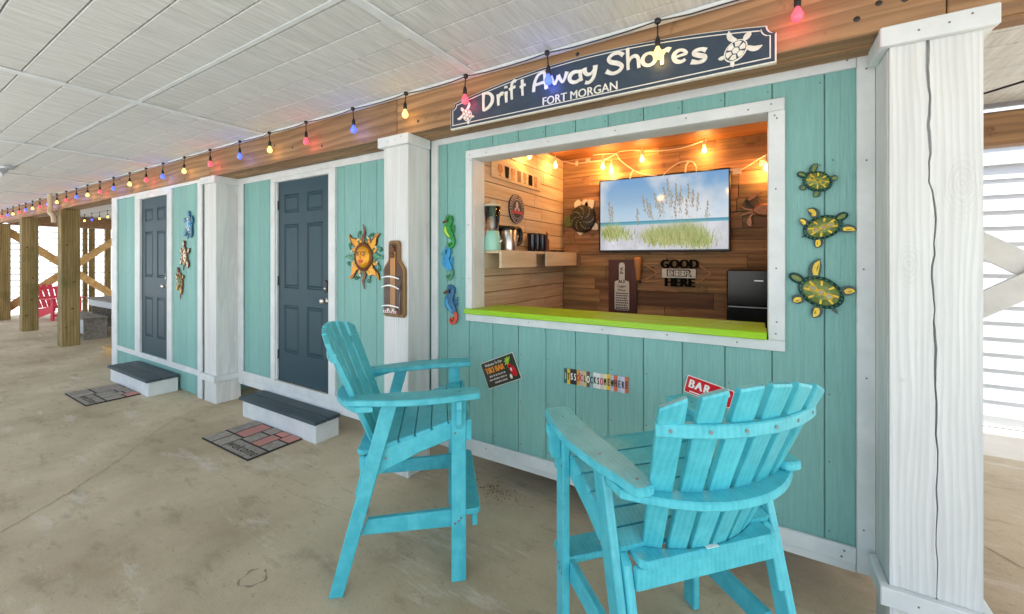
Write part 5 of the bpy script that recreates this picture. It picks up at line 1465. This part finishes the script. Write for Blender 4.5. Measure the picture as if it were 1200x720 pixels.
def shelves():
    g_ = 'box shelves on the side wall of the bar'
    for (y0, y1, lab) in ((2.64, 3.215, 'pale wooden box shelf nearer the serving window, kettle and coffee pot on it'), (3.425, 4.15, 'pale wooden box shelf nearer the back wall of the bar')):
        t = thing('box_shelf', lab, 'shelf', (XI, (y0 + y1) / 2, 1.57), group=g_)
        part('front_board', MB().box(-1.710, -1.690, y0, y1, 1.575, 1.712, .002), M['shelf'], t)
    t = thing('wall_shelf', 'long pale shelf board carrying the pots behind the two box fronts', 'shelf', (XI, 3.4, 1.69))
    part('shelf_board', MB().box(XI + .002, -1.7115, 2.63, 4.15, 1.690, 1.712, .002), M['shelf'], t)
    part('back_cleat', MB().box(XI + .002, XI + .022, 2.63, 4.15, 1.575, 1.6895, .002), M['shelf'], t)
shelves()
def beer_glasses():
    x = XI + .002
    t = thing('beer_glass_sign', 'narrow pale board printed with seven different beer glasses, high on the side wall', 'sign', (x, 3.18, 2.3))
    part('board', MB().box(x, x + .014, 2.755, 3.62, 2.312, 2.462, .002), M['pine'], t)
    kinds = [((.25, .0), (.08, .06), (.05, .18), (.14, .25), (.34, .55), (.22, 1)), ((.2, 0), (.22, .05), (.26, .5), (.3, 1)), ((.22, 0), (.2, .3), (.28, .8), (.28, 1)), ((.26, 0), (.26, .9), (.26, 1)), ((.22, 0), (.06, .08), (.06, .25), (.26, .5), (.26, 1)), ((.3, 0), (.34, .3), (.3, .9), (.3, 1)), ((.22, 0), (.24, .5), (.28, 1))]
    ms = ['rust', 'ink', 'rust', 'walnut', 'bronze', 'ink', 'rust']
    for k in range(7):
        cy = 2.88 + .105 * k; z0, h = 2.338, .098
        half = kinds[k]
        pts = [(cy + a * .12, z0 + b * h) for a, b in half] + [(cy - a * .12, z0 + b * h) for a, b in reversed(half)]
        part('glass_print', MB().prism(pts, 'x', x + .0142, x + .0155), M[ms[k]], t)
beer_glasses()
def round_sign():
    x = XI + .002; c = (3.160, 2.092)
    t = thing('round_sign', 'round black sign with a pale ring and red mark on the side wall', 'sign', (x, c[0], c[1]))
    D = lambda r, h0, h1, n=24: MB().prism(ell(c[0], c[1], r, r, n), 'x', x + h0, x + h1)
    part('disc', D(.132, 0, .012), M['black'], t)
    mb = MB()
    for (r0, r1) in ((.122, .127), (.084, .088)):
        o_, i_ = ell(c[0], c[1], r1, r1, 28), ell(c[0], c[1], r0, r0, 28)
        for k in range(28):
            j = (k + 1) % 28; mb.add([(x + .0128, *o_[k]), (x + .0128, *o_[j]), (x + .0128, *i_[j]), (x + .0128, *i_[k])], [(0, 1, 2, 3)])
    for k in range(26):
        if k in (6, 19): continue
        q = 2 * math.pi * k / 26; p = (c[0] + .105 * math.cos(q), c[1] + .105 * math.sin(q))
        mb.prism([(p[0] + .009 * math.cos(q + a), p[1] + .009 * math.sin(q + a)) for a in (.5, 2.6, 3.7, 5.8)], 'x', x + .012, x + .0130)
    mb.prism(ell(c[0], c[1] + .03, .022, .034, 12), 'x', x + .012, x + .0130); mb.prism(ell(c[0] - .03, c[1] - .01, .016, .02, 10), 'x', x + .012, x + .0130); mb.prism(ell(c[0] + .03, c[1] - .01, .016, .02, 10), 'x', x + .012, x + .0130)
    part('ring_print', mb, M['pinkgrey'], t)
    mb = MB(); mb.prism(rrect(c[0] - .10, c[0] + .10, c[1] - .045, c[1] - .018, .006, 2), 'x', x + .0132, x + .0140); part('red_band_print', mb, M['sred'], t)
round_sign()
def shelf_things():
    zt = 1.7125
    t = thing('blender', 'mint green blender base with a clear jar at the left end of the shelf', 'blender', (-1.79, 2.66, zt))
    part('base', MB().lathe([(.062, 0), (.066, .012), (.064, .09), (.052, .145), (.046, .152)], (-1.79, 2.668, zt), 22), M['mint'], t)
    part('dial', MB().lathe([(.018, 0), (.018, .01), (.002, .012)], (-1.728, 2.69, zt + .07), 12, 'x'), M['chrome'], t)
    part('jar', MB().lathe([(.044, .155), (.050, .18), (.066, .34), (.064, .342), (.048, .184), (.040, .160)], (-1.79, 2.668, zt), 22), M['glassy'], t)
    part('lid', MB().lathe([(.066, .343), (.066, .362), (.03, .366), (.026, .385), (.002, .388)], (-1.79, 2.668, zt), 18), M['shelf'], t)
    t = thing('coffee_pot', 'brushed steel pot with black lid and handle on the shelf', 'coffee pot', (-1.79, 2.92, zt))
    part('body', MB().lathe([(.072, 0), (.074, .01), (.074, .165), (.070, .17)], (-1.79, 2.90, zt), 24), M['steel'], t)
    part('lid', MB().lathe([(.076, .171), (.076, .195), (.06, .205), (.004, .207)], (-1.79, 2.90, zt), 22), M['black'], t)
    part('handle', MB().tube(smooth_pts([(-1.77, 2.965, zt + .18), (-1.76, 3.03, zt + .19), (-1.76, 3.06, zt + .13), (-1.765, 3.04, zt + .07), (-1.775, 2.97, zt + .05)], 5), .020, 8), M['black'], t)
    t = thing('coffee_maker', 'black coffee maker standing behind the steel pot', 'coffee maker', (-1.82, 2.93, zt))
    part('tower', MB().box(-1.866, -1.868 + .03, 2.80, 3.10, zt, zt + .215, .004), M['black'], t)
    part('head', MB().box(-1.8375, -1.80, 3.00, 3.10, zt + .14, zt + .215, .008), M['black'], t)
    for k, (y, r, h) in enumerate(((3.30, .045, .155), (3.40, .045, .158), (3.50, .045, .155))):
        t = thing('travel_cup', ['glossy dark blue-black tumbler nearest the coffee pot', 'glossy dark tumbler in the middle of three on the shelf', 'glossy dark tumbler farthest from the coffee pot'][k], 'tumbler', (-1.78, y, zt), group='dark tumblers on the bar shelf')
        part('cup', MB().lathe([(r * .8, 0), (r * .84, .006), (r, h - .02), (r * 1.02, h)], (-1.78, y, zt), 20), mat('dark_glossy_glaze', C(20, 24, 40), .12), t)
        part('rim', MB().lathe([(r * 1.03, h + .0005), (r * 1.03, h + .010), (r * .9, h + .012)], (-1.78, y, zt), 20), M['black'], t)
    t = thing('bottle_row', 'slim reddish bottle standing past the dark tumblers', 'bottle', (-1.79, 3.63, zt))
    part('glass', MB().lathe([(.022, 0), (.022, .11), (.010, .14), (.010, .185)], (-1.79, 3.63, zt), 12), M['rust'], t)
    part('cap', MB().lathe([(.012, .1855), (.012, .20), (.002, .202)], (-1.79, 3.63, zt), 10), M['gold'], t)
    t = thing('small_tray', 'low dark tray on the far end of the shelf', 'tray', (-1.79, 3.84, zt))
    part('tray', MB().box(-1.84, -1.74, 3.74, 3.94, zt, zt + .022, .004), M['dark'], t)
shelf_things()

# ================================================================== BEHIND AND AROUND
def raw_post(x, y, label, w=.25, z1=2.575, group='bare timber posts under the house'):
    t = thing('timber_post', label, 'post', (x, y, 0), group=group)
    part('shaft', MB().box(x - w / 2, x + w / 2, y - w / 2, y + w / 2, 0, z1, .006), M['rawpost'], t)
    mb = MB()
    for (dy, z) in ((-.05, 1.9), (.04, 1.2), (.02, .7), (-.06, .35)):
        mb.lathe([(.018, -.001), (.014, .002), (.002, .003)], (x + w / 2, y + dy, z), 8, 'x')
    part('knot', mb, M['bronze'], t, kind='stuff')
raw_post(-11.24, 2.31, 'greenish weathered timber post with mossy foot, nearest of the bare posts')
raw_post(-14.32, 2.31, 'bare timber post, second from the far turquoise room')
raw_post(-17.33, 2.33, 'bare timber post at the far left corner, before the pink chair')
for (x, y, lab) in ((-17.33, 4.80, 'bare rear corner post behind the grey table'), (-14.3, 4.80, 'bare rear post behind the grey table, left of its neighbour'), (-11.4, 4.80, 'bare rear post hidden close to the far room'), (-17.33, 3.55, 'slim bare post in the middle of the end wall')):
    raw_post(x, y, lab, .20 if y > 4 else .12, 2.555)
for (y_, w_) in ((3.99, .10), (4.14, .12), (4.50, .13)):
    raw_post(-17.75, y_, {3.99: 'slim dark end wall post, leftmost of three behind the grey table', 4.14: 'end wall post, middle of three behind the grey table', 4.50: 'brown end wall post nearest the far turquoise room'}[y_], w_, 2.75, 'end wall posts behind the picnic table')
def xbrace(label, a, b, z0, z1, th, wd, m, y_axis=False, fixed=0.0):
    t = thing('cross_brace', label, 'brace', ((a + b) / 2 if not y_axis else fixed, fixed if not y_axis else (a + b) / 2, z0))
    for k, (p, q) in enumerate((((a, z0), (b, z1)), ((a, z1), (b, z0)))):
        d = Vector((q[0] - p[0], q[1] - p[1])).normalized(); n_ = Vector((-d.y, d.x)) * wd / 2
        poly = [(p[0] + n_.x, p[1] + n_.y), (q[0] + n_.x, q[1] + n_.y), (q[0] - n_.x, q[1] - n_.y), (p[0] - n_.x, p[1] - n_.y)]
        o_ = fixed + k * (th + .002)
        part('board', MB().prism(poly, 'x' if y_axis else 'y', o_, o_ + th, .003), M[m], t)
    return t
xbrace('pale timber cross brace between posts at the far end, behind the pink chair', 2.42, 4.74, .30, 2.38, .04, .19, 'brace', True, -17.38)
xbrace('white painted cross brace before white siding, right of the white post', .55, 3.30, .56, 2.48, .04, .185, 'white', False, 4.86)
# neighbouring houses with lapped siding
def lap_house(label, x0, x1, y0, y1, z0, n, lap, face, hgt=6.0):
    t = thing('neighbour_house', label, 'house', ((x0 + x1) / 2, (y0 + y1) / 2, -.12), group='white sided houses next door')
    part('body', MB().box(x0, x1, y0, y1, -.12, hgt), M['siding'], t)
    for k in range(n):
        a, b = z0 + lap * k, z0 + lap * (k + 1)
        if face == 'x':
            mb = MB().prism([(x1 + .002, a), (x1 + .044, a), (x1 + .042, a + .012), (x1 + .012, b - .002), (x1 + .002, b - .002)], 'y', y0, y1)
        else:
            mb = MB().prism([(y0 - .002, a), (y0 - .032, a), (y0 - .030, a + .012), (y0 - .012, b - .002), (y0 - .002, b - .002)], 'x', x0, x1)
        part('siding_board', mb, M['siding'], t)
    return t
if True:
    def prism_y(mb): return mb
lap_house('white lap sided house beyond the far end of the concrete floor', -27, -20.6, -1.5, 10, .15, 19, .2, 'x')
nb = lap_house('white lap sided house wall beyond the white post on the right', -20.4, 9, 6.3, 12, .0, 19, .165, 'y')
part('window_casing', MB().box(.2, 4.2, 6.24, 6.265, 2.62, 2.70, .004), M['white'], nb)

def adirondack(label, x, y, rz):
    t = thing('garden_chair', label, 'chair', (x, y, 0), rz)
    T = M['pinkchair']
    for k in range(5):
        u = -1 + k / 2; h = .62 - .07 * u * u
        mb = MB().prism([(u * .21 - .045, 0), (u * .21 + .045, 0), (u * .25 + .048, h - .02), (u * .25 + .03, h), (u * .25 - .03, h), (u * .25 - .048, h - .02)], 'y', 0, -.02, .003)
        mb.v = [(a, b - .25 - .42 * c, .32 + c) for a, b, c in mb.v]
        mb.build('back_slat', T, t)
    for k in range(5): MB().box(-.27, .27, .26 - .11 * k, .35 - .11 * k, .375 - .022 * k, .397 - .022 * k, .004).build('seat_slat', T, t)
    for (y_, z_) in ((-.37, .55), (-.47, .80)): MB().box(-.27, .27, y_ - .04, y_ - .015, z_, z_ + .06, .003).build('back_rail', T, t)
    for s in (-1, 1):
        MB().box(s * .29 - .02, s * .29 + .02, .26, .35, 0, .56, .004).build('leg', T, t)
        MB().prism([(.36, .26), (.36, .38), (-.30, .30), (-.52, .02), (-.40, 0)], 'x', s * .265 - .012, s * .265 + .012, .003).build('leg', T, t)
        MB().prism(rrect(s * .32 - .07, s * .32 + .07, -.36, .42, .05, 4), 'z', .561, .585, .004).build('arm', T, t)
    MB().box(-.29, .29, .33, .352, .10, .17, .003).build('front_rail', T, t)
adirondack('hot pink slatted garden chair between two bare timber posts', -16.35, 3.15, math.radians(-70))

def table_set():
    t = thing('picnic_table', 'grey and white slatted picnic table beyond the far room', 'table', (-12.6, 3.5, 0))
    for k in range(5): part('top_board', MB().box(-13.5, -11.7, 3.05 + .18 * k, 3.22 + .18 * k, .70, .74, .004), M['greywood'], t)
    part('apron', MB().box(-13.4, -11.8, 3.08, 3.11, .56, .699, .003), M['siding'], t)
    part('end_panel', MB().box(-11.83, -11.79, 3.12, 3.90, .0, .698, .003), M['greywood'], t)
    part('end_panel', MB().box(-13.4, -13.36, 3.12, 3.90, .0, .698, .003), M['greywood'], t)
    part('stretcher', MB().box(-13.35, -11.84, 3.45, 3.55, .2, .3, .003), M['siding'], t)
    b = thing('bench', 'low grey box bench in front of the picnic table', 'bench', (-12.3, 2.75, 0))
    for k in range(2): part('seat_board', MB().box(-13.2, -11.6, 2.58 + .19 * k, 2.76 + .19 * k, .41, .445, .004), M['greywood'], b)
    part('end_panel', MB().box(-11.68, -11.64, 2.60, 2.94, 0, .409, .003), M['greywood'], b)
    part('end_panel', MB().box(-13.12, -13.08, 2.60, 2.94, 0, .409, .003), M['greywood'], b)
    part('front_panel', MB().box(-13.05, -11.70, 2.60, 2.63, .12, .405, .003), M['siding'], b)
table_set()
st2 = thing('wooden_platform', 'low bare wooden platform at the left corner of the far room', 'platform', (-9.4, 2.5, 0))
for k in range(3): part('deck_board', MB().box(-9.75, -8.65, 2.40 + .13 * k, 2.52 + .13 * k, .10, .13, .003), M['brace'], st2)
part('side_board', MB().box(-9.72, -8.68, 2.42, 2.45, 0, .099, .002), M['brace'], st2)

# drain pipe elbow by the first bare post, security lamp under the ceiling, cable by the white post
pp = thing('drain_pipe', 'white plastic drain pipe bending down beside the first bare post', 'pipe', (-11.4, 2.1, 2.6))
part('pipe', MB().tube(smooth_pts([(-11.55, 2.12, 2.87), (-11.52, 2.12, 2.72), (-11.42, 2.10, 2.58), (-11.28, 2.07, 2.50), (-11.1, 2.06, 2.46), (-10.98, 2.06, 2.40), (-10.95, 2.06, 2.30)], 4), .034, 12), mat('aged_pvc', C(206, 194, 168), .5), pp)
sp = thing('security_lamp', 'small two headed security lamp fixed under the ceiling at the left', 'lamp', (-8.6, 1.2, 2.86))
part('mount', MB().lathe([(.06, 0), (.06, -.03), (.02, -.04)], (-8.6, 1.2, ZC - .005), 14), M['siding'], sp)
for s in (-1, 1):
    part('arm', MB().tube([(-8.6, 1.2, 2.84), (-8.6 + .10 * s, 1.15, 2.80)], .014, 8), M['dark'], sp)
    part('lamp_head', MB().tube([(-8.6 + .10 * s, 1.16, 2.81), (-8.6 + .2 * s, 1.08, 2.74)], [.035, .055], 10), M['siding'], sp)
cb = thing('black_cable', 'thin black cable slung under the ceiling right of the white post', 'cable', (1.4, 3.6, 2.8))
part('cable', MB().tube([(.95, 4.2, 2.78), (1.3, 4.0, 2.76), (1.8, 3.6, 2.80)], .007, 6), M['black'], cb)
